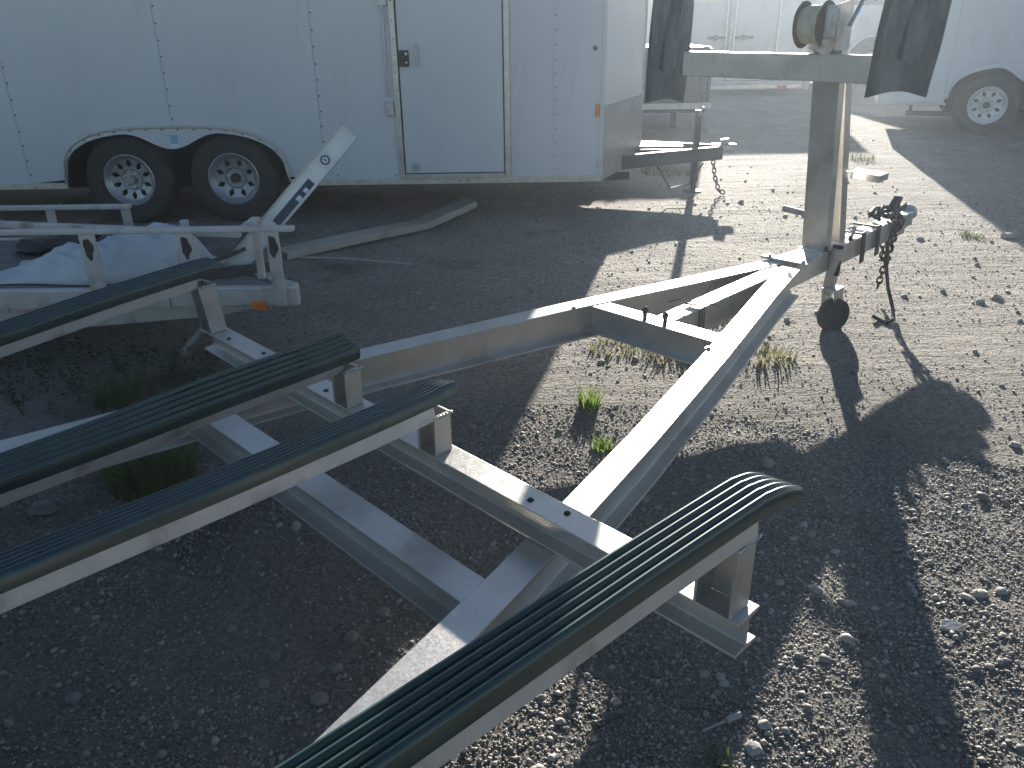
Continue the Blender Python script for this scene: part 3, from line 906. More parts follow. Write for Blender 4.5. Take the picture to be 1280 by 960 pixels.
# twin wheel arch
xs = np.linspace(XM - .884, XM + .884, 73)
fv, ff = [], []
for x in xs:
    zo, zi = z_out(x), max(EZ0 - .01, z_in(x))
    if zi > zo - .03:
        zi = zo - .03
    for y in (EY - .028, EY + .01):
        fv += [A(x, y, zo), A(x, y, zi)]
for i in range(len(xs) - 1):
    a, b = i * 4, i * 4 + 4
    ff += [(a, a + 1, b + 1, b), (a + 2, b + 2, b + 3, a + 3), (a, b, b + 2, a + 2), (a + 1, a + 3, b + 3, b + 1)]
FEN = part('wheel_arch', MB().add(fv, ff), WHITE, ET, 0, 35)
part('arch_trim', MB().tube([A(x, EY - .030, z_out(x) - .006) for x in xs], .011, 7), CREAM, FEN, 0, 60)
for i in (10, 16, 22, 29, 36, 44, 52, 60):
    pass
am = MB()
for i in range(4, 70, 5):
    x = xs[i]
    am.lathe([(.0005, .004), (.006, .003), (.007, 0)], (x, EY - .029, z_out(x) - .026), (0, -1, 0), 7)
tag(part('rivet_row', am, UNDER, FEN), kind='stuff')
sl = strip('arch_label', XM + .003, XM + .062, .632, .695, LABELC, EY - .0295, EY - .0285, 0, FEN)
strip('arch_label', XM + .003, XM + .062, .600, .630, LABELW, EY - .0295, EY - .0285, 0, FEN)
part('wheel_well', MB().bb(XM - .86, XM + .86, EY + .46, EY + .48, .28, .78).bb(XM - .86, XM + .86, EY + .03, EY + .46, .77, .79).bb(XM - .88, XM - .86, EY + .03, EY + .46, .3, .79).bb(XM + .86, XM + .88, EY + .03, EY + .46, .3, .79), UNDER, ET)
wheel(ET, (WX[0], EY + .13, .345), (0, -1, 0), .345, .21, .195, 'hole', GALV, 10)
wheel(ET, (WX[1], EY + .13, .345), (0, -1, 0), .345, .21, .195, 'spoke', GALV, 8)
for x in WX:
    wheel(ET, (x, EY + 2.1 - .13, .345), (0, 1, 0), .345, .21, .195, 'spoke', GALV, 8, False)
    part('axle', MB().tube([A(x, EY + .2, .30), A(x, EY + 1.9, .30)], .035, 10), UNDER, ET, 0, 50)
part('floor', MB().bb(-6.15, .70, EY + .49, EY + 1.61, EZ0, EZ0 + .05).bb(-6.15, XM - .90, EY + .03, EY + .48, EZ0, EZ0 + .05).bb(XM + .90, .70, EY + .03, EY + .48, EZ0, EZ0 + .05), UNDER, ET)
for y in (EY + .35, EY + 1.75):
    part('frame_rail', MB().bb(-6.1, 1.0, y - .03, y + .03, EZ0 - .06, EZ0 - .002), UNDER, ET)
part('far_wall', MB().bb(-6.2, .735, EY + 2.075, EY + 2.1, EZ0, EZ1), WHITE, ET)
part('rear_wall', MB().bb(-6.2, -6.175, EY + .027, EY + 2.07, EZ0, EZ1), WHITE, ET)
TIP = A(1.19, EY + 1.05, 0)
part('roof', MB().slab([A(-6.2, EY - .005, EZ1 + .002), A(.735, EY - .005, EZ1 + .002), A(TIP[0], TIP[1], EZ1 + .002), A(.735, EY + 2.105, EZ1 + .002), A(-6.2, EY + 2.105, EZ1 + .002)], (0, 0, .03)), WHITE, ET)
nm = unit(A(TIP[1] - EY, -(TIP[0] - .735), 0))
for ya, nn in ((EY, nm), (EY + 2.1, A(nm[0], -nm[1], 0))):
    c0 = A(.740, ya, 0)
    part('nose_panel', MB().slab([c0 + A(0, 0, .86), TIP + A(0, 0, .86), TIP + A(0, 0, EZ1), c0 + A(0, 0, EZ1)], -nn * .02), WHITE, ET)
    part('stone_guard', MB().slab([c0 + A(0, 0, EZ0) + nn * .003, TIP + A(0, 0, EZ0) + nn * .003, TIP + A(0, 0, .862) + nn * .003, c0 + A(0, 0, .862) + nn * .003], -nn * .02), PLATE, ET)
part('nose_trim', MB().tube([TIP + A(-.012, 0, EZ0), TIP + A(-.012, 0, EZ1)], .022, 10), SILVER, ET, 0, 50)
mk = strip('marker_light', .672, .704, .785, .875, AMBER, EY - .022, EY - .0015, .006)
strip('marker_base', .668, .708, .778, .882, GALV, EY - .008, EY - .0016, .002, mk)
strip('corner_plate', .69, .728, .40, .46, GALV, EY - .014, EY - .0085, .002)
part('lamp_hole', MB().lathe([(.001, .006), (.016, .006), (.018, 0)], (.655, EY - .0005, 1.27), (0, -1, 0), 14), BLACK, ET)
cy = EY + 1.05
for s_ in (-1, 1):
    part('tongue_beam', MB().bar(A(.75, cy + s_ * .62, .355), A(1.92, cy + s_ * .05, .355), .06, .115), BLACK, ET, .004)
part('tongue_beam', MB().bar(A(.75, cy, .35), A(1.85, cy, .35), .05, .07), BLACK, ET, .004)
ec = part('coupler', MB().bar(A(1.84, cy, .40), A(2.06, cy, .40), .10, .05).bar(A(1.92, cy, .44), A(2.0, cy, .45), .05, .05), GALV, ET, .008)
ej = part('tongue_jack', MB().tube([A(1.70, cy, .10), A(1.70, cy, .72)], .032, 12).tube([A(1.70, cy, .02), A(1.70, cy, .12)], .024, 10).lathe([(.001, .0), (.085, .0), (.085, .012), (.02, .02)], A(1.70, cy, .002), (0, 0, 1), 16), BLACK, ET, 0, 50)
part('crank', MB().tube([A(1.70, cy, .68), A(1.70, cy - .06, .68), A(1.72, cy - .07, .75), A(1.72, cy - .13, .75)], .009, 8), GALV, ej, 0, 50)
part('safety_chain', chain([A(1.84, cy - .08, .33), A(1.86, cy - .14, .16), A(1.90, cy - .17, .04), A(1.96, cy - .22, .015)], .05, .006), RUST, ET)
part('wiring_cable', MB().tube([A(1.30, cy - .33, .29), A(1.42, cy - .36, .10), A(1.60, cy - .28, .12), A(1.74, cy - .16, .28)], .008, 7), BLACK, ET, 0, 60)
part('propane_tray', MB().box(A(1.36, cy, .425), (.4, .25, .01)), GALV, ET)

# ------------------------------------------------------------------ white enclosed trailer on the far right
RH = rad(-21)
RC = A(6.272, 11.02, 0)
RX, RYv = A(math.cos(RH), math.sin(RH), 0), A(-math.sin(RH), math.cos(RH), 0)
R_ = lambda x, y, z: RC + RX * x + RYv * y + A(0, 0, z)
RTt = thing('enclosed_trailer', 'white enclosed trailer with white wheels and twin arch, its rear corner showing', 'trailer', R_(0, 1, 0))
def rbox(name, x0, x1, y0, y1, z0, z1, m, bevel=0, parent=None):
    return part(name, MB().box(R_((x0 + x1) / 2, (y0 + y1) / 2, (z0 + z1) / 2), (x1 - x0, y1 - y0, z1 - z0), RX, RYv), m, parent or RTt, bevel)
rm, rh = .44, .93
def rz(x):
    f = abs((x - rm) / rh)
    return .41 + .50 * (1 - min(1, f) ** 3) ** (1 / 3) if f < 1 else .41
for x0, x1 in ((-1.30, -.52), (-.517, .72), (.723, 1.95), (1.953, 3.2), (3.203, 4.4)):
    xs2 = sorted(set([x0, x1] + [x for x in np.linspace(rm - rh + .002, rm + rh - .002, 41) if x0 < x < x1]))
    n = len(xs2)
    vv = [R_(x, 0, rz(x)) for x in xs2] + [R_(x, 0, 2.75) for x in xs2] + [R_(x, .03, rz(x)) for x in xs2] + [R_(x, .03, 2.75) for x in xs2]
    fs = []
    for i in range(n - 1):
        fs += [(i, i + 1, n + i + 1, n + i), (2 * n + i, 3 * n + i, 3 * n + i + 1, 2 * n + i + 1), (i, 2 * n + i, 2 * n + i + 1, i + 1), (n + i, n + i + 1, 3 * n + i + 1, 3 * n + i)]
    fs += [(0, n, 3 * n, 2 * n), (n - 1, 3 * n - 1, 4 * n - 1, 2 * n - 1)]
    part('side_panel', MB().add(vv, fs), WHITE, RTt)
xs3 = np.linspace(rm - rh + .002, rm + rh - .002, 61)
fv, ff = [], []
for x in xs3:
    zi = rz(x) - .05
    t = x / .88
    if 0 < t < 1:
        zi -= .20 * math.sin(math.pi * t) ** 2.4
    for y in (-.05, .02):
        fv += [R_(x, y, rz(x) + .005), R_(x, y, max(.40, zi) if zi < rz(x) - .03 else rz(x) - .03)]
for i in range(len(xs3) - 1):
    a, b = i * 4, i * 4 + 4
    ff += [(a, a + 1, b + 1, b), (a + 2, b + 2, b + 3, a + 3), (a, b, b + 2, a + 2), (a + 1, a + 3, b + 3, b + 1)]
part('wheel_arch', MB().add(fv, ff), WHITE, RTt, 0, 35)
for x in (0, .88):
    wheel(RTt, R_(x, .08, .385), -RYv, .385, .24, .225, 'spoke', WRIM, 8)
    wheel(RTt, R_(x, 2.05, .385), RYv, .385, .24, .225, 'spoke', WRIM, 8, False)
rbox('bottom_rail', -1.30, rm - rh, -.012, .02, .375, .408, SILVER, .003)
rbox('bottom_rail', rm + rh, 4.4, -.012, .02, .375, .408, SILVER, .003)
rbox('rear_wall', -1.33, -1.302, 0, 2.1, .38, 2.75, WHITE)
rbox('far_wall', -1.30, 4.4, 2.07, 2.1, .38, 2.75, WHITE)
rbox('front_wall', 4.402, 4.43, 0, 2.1, .38, 2.75, WHITE)
rbox('roof', -1.33, 4.43, -.01, 2.11, 2.752, 2.80, WHITE)
rbox('floor', -1.29, 4.38, .43, 1.70, .34, .40, UNDER)
rbox('wheel_well', rm - rh, rm + rh, .40, .42, .3, .95, UNDER)
rbox('marker_light', -1.24, -1.10, -.02, -.001, .54, .575, RED, .004)
rbox('side_vent', .60, .70, -.03, -.001, 1.00, 1.05, BLACK, .004)
rbox('step', -.95, -.30, -.06, .02, .24, .30, BLACK, .006)
rbox('step_hanger', -.92, -.88, -.03, .02, .30, .374, BLACK)
rbox('step_hanger', -.38, -.34, -.03, .02, .30, .374, BLACK)
rbox('toolbox', -.12, .02, .30, .6, .22, .34, BLACK, .01)
rbox('landing_leg', 3.9, 3.98, .3, .38, 0, .36, BLACK)

# ------------------------------------------------------------------ dirty white trailer standing across the back of the yard
MY = 17.5
MT = thing('enclosed_trailer', 'grimy white box trailer with rear lock bars at the back of the yard', 'trailer', (4.6, MY + 2, 0))
mbx = lambda name, x0, x1, y0, y1, z0, z1, m, bevel=0, parent=None: part(name, MB().bb(x0, x1, y0, y1, z0, z1), m, parent or MT, bevel)
mbx('rear_frame', 3.05, 3.17, MY - .02, MY + .05, .12, 1.93, WHITE2, .01)
mbx('rear_frame', 6.06, 6.20, MY - .02, MY + .05, .12, 1.93, WHITE2, .01)
mbx('rear_frame', 3.17, 6.06, MY - .02, MY + .05, .12, .30, WHITE2, .01)
mbx('rear_frame', 3.17, 6.06, MY - .02, MY + .05, 1.82, 1.93, WHITE2, .01)
d1 = mbx('rear_door', 3.175, 4.44, MY - .01, MY + .05, .31, 1.81, WHITE2, .008)
d2 = mbx('rear_door', 4.455, 6.055, MY - .01, MY + .05, .31, 1.81, WHITE2, .008)
for x, d in ((4.38, d1), (4.55, d2), (5.42, d2), (3.5, d1)):
    b_ = part('lock_bar', MB().tube([A(x, MY - .05, .40), A(x, MY - .05, 1.84)], .016, 8), SILVER, d, 0, 50)
for x, z, d in ((4.75, 1.10, d2), (4.2, 1.10, d1)):
    part('door_handle', MB().bb(x - .18, x + .18, MY - .07, MY - .03, z, z + .05).bb(x - .05, x + .02, MY - .06, MY - .02, z - .03, z + .07), BLACK, d, .008)
for z in (.5, 1.0, 1.55):
    part('hinge', MB().bb(5.9, 6.10, MY - .05, MY - .021, z, z + .06), BLACK, d2, .006)
mbx('side_wall', 3.05, 3.08, MY + .06, MY + 6, .12, 1.93, WHITE2)
mbx('side_wall', 6.17, 6.20, MY + .06, MY + 6, .12, 1.93, WHITE2)
mbx('roof', 3.05, 6.20, MY - .03, MY + 6, 1.935, 1.97, WHITE2)
mbx('front_wall', 3.09, 6.16, MY + 5.97, MY + 6, .12, 1.93, WHITE2)
mbx('floor', 3.09, 6.16, MY + .06, MY + 5.9, .14, .20, UNDER)
mbx('bumper', 3.3, 6.0, MY - .14, MY - .025, .14, .24, SILVER, .02)
mbx('lower_locker', 3.4, 4.9, MY - .03, MY - .021, .13, .27, GREYP, .003)
for x in (3.7, 5.6):
    mbx('tail_light', x - .09, x + .09, MY - .16, MY - .141, .155, .22, RED, .004)
    mbx('mud_flap', x - .2, x + .2, MY + .9, MY + .92, .08, .36, BLACK)
    wheel(MT, (x, MY + 2.2, .38), (-1 if x < 4.5 else 1, 0, 0), .38, .25, .21, 'spoke', WRIM, 8, False)
mbx('landing_leg', 4.5, 4.6, MY + 5.5, MY + 5.6, 0, .14, BLACK)

# ------------------------------------------------------------------ van at the back, between the winch post and the right pad
VY = 20.5
VT = thing('van', 'white van with pale blue stripe parked behind the winch post', 'van', (9.5, VY + 1, 0))
vb = lambda name, x0, x1, y0, y1, z0, z1, m, bevel=0, parent=None: part(name, MB().bb(x0, x1, y0, y1, z0, z1), m, parent or VT, bevel)
prof = [(6.9, .55), (6.85, 1.15), (7.25, 1.35), (7.75, 2.15), (8.1, 2.45), (12.6, 2.5), (12.7, .55)]
part('body', MB().slab([A(x, VY, z) for x, z in prof], (0, 1.95, 0)), WHITE2, VT, .05)
arch = []
for k in range(13):
    a_ = math.pi * k / 12
    arch.append(A(8.60 + .56 * math.cos(a_), VY - .022, .50 + .56 * math.sin(a_)))
part('wheel_well', MB().slab(arch, (0, .012, 0)), UNDER, VT)
part('arch_lip', MB().tube([p + A(0, -.005, 0) for p in arch], .03, 8), SILVER, VT, 0, 60)
wheel(VT, (8.60, VY + .02, .44), (0, -1, 0), .44, .26, .25, 'spoke', WRIM, 8)
wheel(VT, (11.6, VY + .02, .44), (0, -1, 0), .44, .26, .25, 'spoke', WRIM, 8)
vb('stripe', 9.2, 12.69, VY - .012, VY - .002, 1.50, 1.66, BLUE)
vb('stripe', 7.35, 8.3, VY - .012, VY - .002, 1.50, 1.66, BLUE)
vb('rub_strip', 9.2, 12.69, VY - .02, VY - .002, 1.12, 1.20, GREYP)
vb('bumper', 6.78, 6.95, VY - .02, VY + 1.97, .50, .72, GREYP, .03)
vb('headlight', 6.84, 6.87, VY + .1, VY + .4, .85, 1.05, LABELW, .01)
part('side_window', MB().slab([A(7.75, VY - .006, 1.72), A(8.9, VY - .006, 1.72), A(8.9, VY - .006, 2.28), A(8.0, VY - .006, 2.28)], (0, .004, 0)), GLASS, VT)
vb('side_window', 9.1, 10.6, VY - .006, VY - .002, 1.74, 2.28, GLASS)
vb('sill', 6.95, 12.65, VY + .05, VY + 1.9, .35, .56, UNDER)

# ------------------------------------------------------------------ long low black trailer behind the white one, unseen length added to shade the ground there
KT = thing('equipment_trailer', 'long low black trailer, its end showing behind the nose of the white trailer, its unseen length added for shade', 'trailer', (-1.6, 12.5, 0))
kb = lambda name, x0, x1, y0, y1, z0, z1, m, bevel=0: part(name, MB().bb(x0, x1, y0, y1, z0, z1), m, KT, bevel)
kb('side_board', -6.0, 2.72, 11.60, 11.65, .34, 1.10, BLACK, .01)
kb('side_board', -6.0, 2.72, 13.40, 13.45, .34, 1.10, BLACK, .01)
kb('end_board', 2.722, 2.77, 11.60, 13.45, .34, 1.10, BLACK, .01)
kb('end_board', -6.05, -6.002, 11.60, 13.45, .34, 1.10, BLACK, .01)
for x in (-4.6, -3.2, -1.8, -.4, 1.0, 2.0, 2.66):
    kb('stake_post', x - .04, x + .04, 11.55, 11.598, .30, 1.13, BLACK, .006)
kb('tarp_cover', -6.02, 2.74, 11.58, 13.47, 1.102, 1.125, BAG, .01)
kb('floor', -6.0, 2.72, 11.66, 13.39, .28, .34, UNDER)
kb('rub_rail', -6.0, 2.78, 11.52, 11.548, .34, .42, GALV, .005)
for x in (-1.2, -.4):
    for y, s_ in ((11.75, -1), (13.3, 1)):
        wheel(KT, (x, y - s_ * .0 + s_ * .33, .30), (0, s_, 0), .30, .18, .17, 'spoke', GALV, 8, False)
kb('landing_leg', 2.4, 2.48, 12.4, 12.48, 0, .28, BLACK)
kb('landing_leg', -5.6, -5.52, 12.4, 12.48, 0, .28, BLACK)

# ------------------------------------------------------------------ low aluminium utility trailer with side rails
UY = 3.44
UT = thing('utility_trailer', 'low aluminium utility trailer with post and rail sides, junk on its deck', 'trailer', (-2.4, 3.9, 0))
ub = lambda name, x0, x1, y0, y1, z0, z1, m, bevel=.002, parent=None: part(name, MB().bb(x0, x1, y0, y1, z0, z1), m, parent or UT, bevel)
UX1 = -.955
UXE = -2.02
ub('side_frame', -4.7, UX1, UY, UY + .045, .300, .385, ALU2, .004)
part('lower_beam', MB().slab([A(-4.7, UY + .06, .295), A(-4.7, UY + .06, .19), A(-2.2, UY + .06, .17), A(-1.35, UY + .06, .235), A(-1.05, UY + .06, .295)], (0, .045, 0)), ALU2, UT, .003)
ub('side_frame', -4.7, UXE, UY + .98, UY + 1.02, .300, .385, ALU2, .004)
part('end_frame', MB().bar(A(UX1 - .03, UY + .06, .3425), A(UXE + .03, UY + .97, .3425), .05, .081), ALU2, UT, .004)
for i in range(6):
    y = UY + .05 + i * .155
    xe0, xe1 = (UX1 - .10 + (UXE - UX1) * (yy - UY - .06) / .92 for yy in (y, y + .15))
    part('deck_board', MB().slab([A(-4.65, y, .345), A(xe0, y, .345), A(xe1, y + .15, .345), A(-4.65, y + .15, .345)], (0, 0, .033 + rng.normal(0, .001))), PLANK, UT, .003)
tr = ub('top_rail', -4.7, UX1 + .02, UY - .022, UY + .022, .640, .662, ALU2, .004)
for px in (120, 240, 347):
    x = at_Y(px, 340, UY)[0]
    w = .034 if px != 347 else .028
    p_ = ub('rail_post', x - w, x + w, UY - .016, UY - .001, .303, .640, ALU2, .003)
    st = MB()
    pts = []
    for k in range(22):
        a_ = 2 * math.pi * k / 22
        rr = 1 + .12 * math.sin(3 * a_ + px) + .10 * math.sin(5 * a_ + 2 * px) + rng.normal(0, .05)
        pts.append(A(x + .020 * rr * math.cos(a_), UY - .0168, (.575 if px != 347 else .575) + .048 * rr * math.sin(a_)))
    part('worn_patch', st.slab(pts, (0, -.0006, 0)), STAIN, p_)
x = at_Y(325, 330, UY + .16)[0]
ub('rail_post', x - .016, x + .016, UY + .15, UY + .18, .379, .640, ALU2, .003)
ub('end_rail', x - .02, x + .02, UY + .023, UY + .20, .641, .661, ALU2, .003)
for px in (-90, -250):
    x = at_Y(px, 340, UY)[0]
    ub('rail_post', x - .034, x + .034, UY - .016, UY - .001, .303, .640, ALU2, .003)
# far rail and the inner rail with u bolts
FYr = UY + 1.0
xe = at_Y(163, 258, FYr)
ub('top_rail', -4.7, xe[0], FYr - .02, FYr + .02, xe[2] - .012, xe[2] + .012, ALU2, .004)
for px in (60, 155, -60, -190):
    x = at_Y(px, 268, FYr)[0]
    ub('rail_post', x - .025, x + .025, FYr + .0205, FYr + .035, .303, xe[2] + .005, ALU2, .003)
ia, ib_ = at_Y(0, 280, UY + .55), at_Y(300, 293, UY + .35)
d_ = ib_ - ia
ir = part('inner_rail', MB().sweep([(-.02, .014), (-.02, -.014), (.02, -.014), (.02, .014)], [ia - d_ * 1.2, ib_]), ALU2, UT, .003)
for f in (.39, .47):
    p = ia + d_ * f
    part('u_bolt', MB().tube([p + A(0, -.025, -.03), p + A(0, -.025, .03), p + A(0, 0, .042), p + A(0, .025, .03), p + A(0, .025, -.03)], .004, 6), GALV, ir, 0, 60)
for f in (.77, -.3, -1.0):
    p = ia + d_ * f
    ub('upright', p[0] - .018, p[0] + .018, p[1] + .022, p[1] + .05, .379, p[2] + .05, ALU2, .002)
m_ = at_Y(325, 381, UY)
ml = ub('marker_light', m_[0] - .032, m_[0] + .030, UY - .016, UY - .001, m_[2] - .022, m_[2] + .020, AMBER, .004)
ub('reflector', -1.44, -1.36, UY - .004, UY - .001, .315, .37, SILVER, .001)
ub('splice_plate', -1.60, -1.53, UY - .012, UY - .001, .302, .380, ALU2, .002)
lp = at_Y(37, 388, UY)
ub('rating_plate', lp[0] - .095, lp[0] + .085, UY - .0035, UY - .001, lp[2] - .008, lp[2] + .012, TAPE, 0)
pa, pb_ = at_z(232, 447, 0), at_Y(265, 402, UY + .15)
part('prop_leg', MB().tube([pa + A(0, 0, .02), pb_ + (pb_ - pa) * .25], .028, 14), PIPE, UT, 0, 50)
for y, s_ in ((UY - .13, -1), (UY + 1.15, 1)):
    wheel(UT, (-3.4, y, .27), (0, s_, 0), .27, .17, .15, 'spoke', WRIM, 8)
ub('axle', -3.43, -3.37, UY - .05, UY + 1.07, .24, .295, UNDER)

# crumpled tarp on its deck
def tarp():
    nx, ny = 70, 26
    a_, b_ = at_Y(-10, 360, UY + .2)[0], at_Y(240, 360, UY + .2)[0]
    vs, fs = [], []
    for j in range(ny + 1):
        g = j / ny
        for i in range(nx + 1):
            f = i / nx
            x = a_ + (b_ - a_) * f
            y = UY + .10 + .42 * g + .02 * math.sin(9 * f)
            prof = float(np.interp(f, [0, .12, .3, .52, .68, .78, .88, .95, 1], [.008, .03, .085, .125, .135, .19, .20, .17, .01]))
            cross = max(0.0, math.sin(math.pi * min(1, g * 1.0))) ** .55
            fold = .018 * math.sin(17 * f + 6 * g) + .012 * math.sin(31 * f - 9 * g + 1) + .02 * abs(math.sin(8 * f + 5 * g * g)) + .007 * math.sin(60 * f + 33 * g)
            crm = .010 * math.sin(43 * f + 21 * g + 2 * math.sin(19 * g)) + .007 * abs(math.sin(71 * f - 37 * g)) + .012 * abs(math.sin(23 * f + 13 * math.sin(4 * g)))
            z = .381 + max(.004, prof * cross * 1.0 + (fold + crm) * cross * min(1, prof * 8))
            vs.append(A(x + .02 * math.sin(11 * g + 3 * f), y, z))
    for j in range(ny):
        for i in range(nx):
            q = j * (nx + 1) + i
            fs.append((q, q + 1, q + nx + 2, q + nx + 1))
    o = part('tarp', MB().add(vs, fs), TARPM, None, 0, 180)
    sd = o.modifiers.new('thickness', 'SOLIDIFY')
    sd.thickness = .003
    tag(o, 'crumpled dusty white tarp heaped on the utility trailer deck', 'tarp')
tarp()
# black sheet heap behind the tarp
bg = MB()
for k in range(6):
    bg.blob(A(-2.46 + .12 * k, UY + .72 + .05 * math.sin(k * 2), .415 + .015 * (k % 2)), (.12, .14, .045 + .02 * (k % 3)), .24)
tag(part('plastic_sheet', bg, BAG, None, 0, 32), 'black plastic sheeting bundled on the deck behind the white tarp', 'plastic sheet')
# scrap pieces at the deck end
def scrap(name, label, cat, a, b, w, h, m, up=(0, 0, 1), group=None):
    return tag(part(name, MB().bar(a, b, w, h, up), m, None, .002), label, cat, group)
scrap('scrap_board', 'dark board lying slanted on the deck end under the leaning channel', 'board', A(-1.62, UY + .12, .392), A(-1.10, UY + .34, .392), .10, .022, DARKWOOD)
scrap('scrap_board', 'short dark offcut propped on the other board beside the white tarp', 'board', A(-1.50, UY + .30, .40), A(-1.25, UY + .22, .50), .07, .02, DARKWOOD)
scrap('angle_iron', 'thin bright angle strip propped up beside the white tarp', 'metal strip', A(-1.42, UY + .16, .385), A(-1.52, UY + .30, .56), .025, .005, ALU2)

# leaning channel with stickers
ca, cb_ = at_Y(288, 340, UY + .38), at_Y(437, 164, UY + .66)
cd = unit(cb_ - ca)
csd = unit(np.cross(cd, A(0, 1, 0)))
cnm = np.cross(csd, cd)
if cnm[1] > 0:
    cnm = -cnm
CH = thing('metal_channel', 'aluminium channel with stickers leaning up at a steep slant from the trailer deck', 'metal channel', (ca[0], ca[1], .38))
hw_ = .045
part('web', MB().slab([ca - csd * hw_, ca + csd * hw_, cb_ + csd * hw_, cb_ - csd * hw_], -cnm * .005), ALU, CH, .001)
for s_ in (-1, 1):
    q0, q1 = ca + csd * s_ * hw_, cb_ + csd * s_ * hw_
    part('flange', MB().slab([q0 + cnm * .03, q1 + cnm * .03, q1 - cnm * .03, q0 - cnm * .03], csd * s_ * .005), ALU, CH, .001)
Lc = np.linalg.norm(cb_ - ca)
def sticker(name, f0, f1, s0, s1, m, off=.0008):
    p = lambda f, s: ca + cd * Lc * f + csd * s + cnm * off
    return part(name, MB().slab([p(f0, s0), p(f0, s1), p(f1, s1), p(f1, s0)], cnm * .0006), m, CH)
sticker('sticker', .36, .66, -.036, .005, LABELB)
sticker('sticker', .53, .56, -.034, -.012, LABELW, .0018)
sticker('sticker', .59, .615, -.034, -.012, LABELW, .0018)
stk = sticker('sticker', .755, .835, -.036, .034, LABELW)
p = ca + cd * Lc * .795 + cnm * .0022
part('ring_mark', MB().lathe([(.016, 0), (.024, 0), (.024, .0006), (.016, .0006)], p, cnm, 24, True), LABELB, stk)
part('ring_dot', MB().bar(p - csd * .009, p + csd * .009, .006, .0012, cnm), LABELB, stk)

# bent strip and rod lying on the ground
s0, s1, s2 = at_z(352, 314, .050), at_z(528, 277, .060), at_z(588, 250, .155)
Lp = [(-.09, .004), (-.09, -.002), (.074, -.002), (.074, -.045), (.08, -.045), (.08, .004)]
tag(part('bent_metal_plank', MB().sweep(Lp, [s0, s0 + (s1 - s0) * .5 + A(0, 0, .004), s1 - (s1 - s0) * .03, s1 + (s2 - s1) * .06, s2]), ALU, None, .001),
    'bent aluminium plank lying on the gravel with its end turned up', 'metal plank')
r0, r1 = at_z(358, 321, .012), at_z(514, 330, .012)
tag(part('metal_rod', MB().tube([r0, (r0 + r1) / 2 + A(0, .03, .003), r1], .006, 8), SILVER, None, 0, 60), 'thin straight metal rod lying on the gravel below the bent plank', 'metal rod')

# ------------------------------------------------------------------ plants
def tuft(name, c, R, H, n, m, label, group=None, lean=.5, cat='grass', w=.004):
    mb_v, mb_f = [], []
    for k in range(n):
        a = rng.random() * 6.283
        r = R * math.sqrt(rng.random()) * .8
        p = A(c[0] + r * math.cos(a), c[1] + r * math.sin(a), 0)
        p[2] = float(gz(p[0], p[1])) - .003
        out = a + rng.normal(0, .8)
        d = A(math.cos(out), math.sin(out), 0)
        sd = A(-d[1], d[0], 0)
        h = H * (.45 + .6 * rng.random())
        ln = lean * h * (.3 + rng.random())
        ww = w * (.6 + .7 * rng.random())
        o = len(mb_v)
        for q, (f, wd) in enumerate(((0, 1), (.4, .9), (.75, .6))):
            ctr = p + d * ln * f ** 1.8 + A(0, 0, h * (f - .15 * f * f))
            mb_v += [ctr - sd * ww * wd, ctr + sd * ww * wd]
        mb_v.append(p + d * ln + A(0, 0, h * .88))
        mb_f += [(o, o + 1, o + 3, o + 2), (o + 2, o + 3, o + 5, o + 4), (o + 4, o + 5, o + 6)]
    return tag(part(name, MB().add(mb_v, mb_f), m), label, cat, group)
g0 = at_z(736, 510)
tuft('grass_tuft', g0, .055, .10, 90, GRASS2, 'bright green grass tuft between the rails, at the shadow edge', lean=.45)
g0 = at_z(752, 562)
tuft('grass_tuft', g0, .045, .055, 60, GRASS2, 'low bright tuft tucked beside the inner side of the right rail', lean=.6)
for px, py, R, H, n, m, lb in ((770, 436, .16, .045, 120, DRYG, 'low dry grass patch under the left end of the front crossbeam'),
                               (835, 446, .15, .06, 130, DRYG, 'straggly dry grass clump below the middle of the front crossbeam'),
                               (905, 400, .10, .05, 70, GRASS, 'small green patch under the centre beam'),
                               (955, 452, .17, .06, 130, DRYG, 'sparse dry grass patch just outside the right rail'),
                               (890, 957, .05, .035, 40, GRASS, 'tiny green seedling in the gravel below the long shadow'),
                               (1213, 296, .10, .05, 60, GRASS, 'small green tuft alone on the sunny dirt'),
                               (1077, 200, .17, .10, 70, GRASS, 'grass tuft behind the winch post step plate'),
                               (193, 605, .17, .17, 420, GRASS, 'big soft grass clump between the two left bunks'),
                               (150, 500, .12, .16, 120, GRASS, 'grass clump beyond the left rail in deep shade'),
                               (1080, 100, .5, .16, 120, GRASS, 'grass strip at the feet of the far van')):
    tuft('grass_tuft', at_z(px, py), R, H, n, m, lb, lean=.7)
# weeds under the tongue of the white trailer
for px, py, R, H, n in ((835, 216, .35, .09, 260),):
    tuft('grass_patch', at_z(px, py), R, H, n, DRYG, 'dry grass patch under the tongue of the white trailer', lean=.7, w=.006)
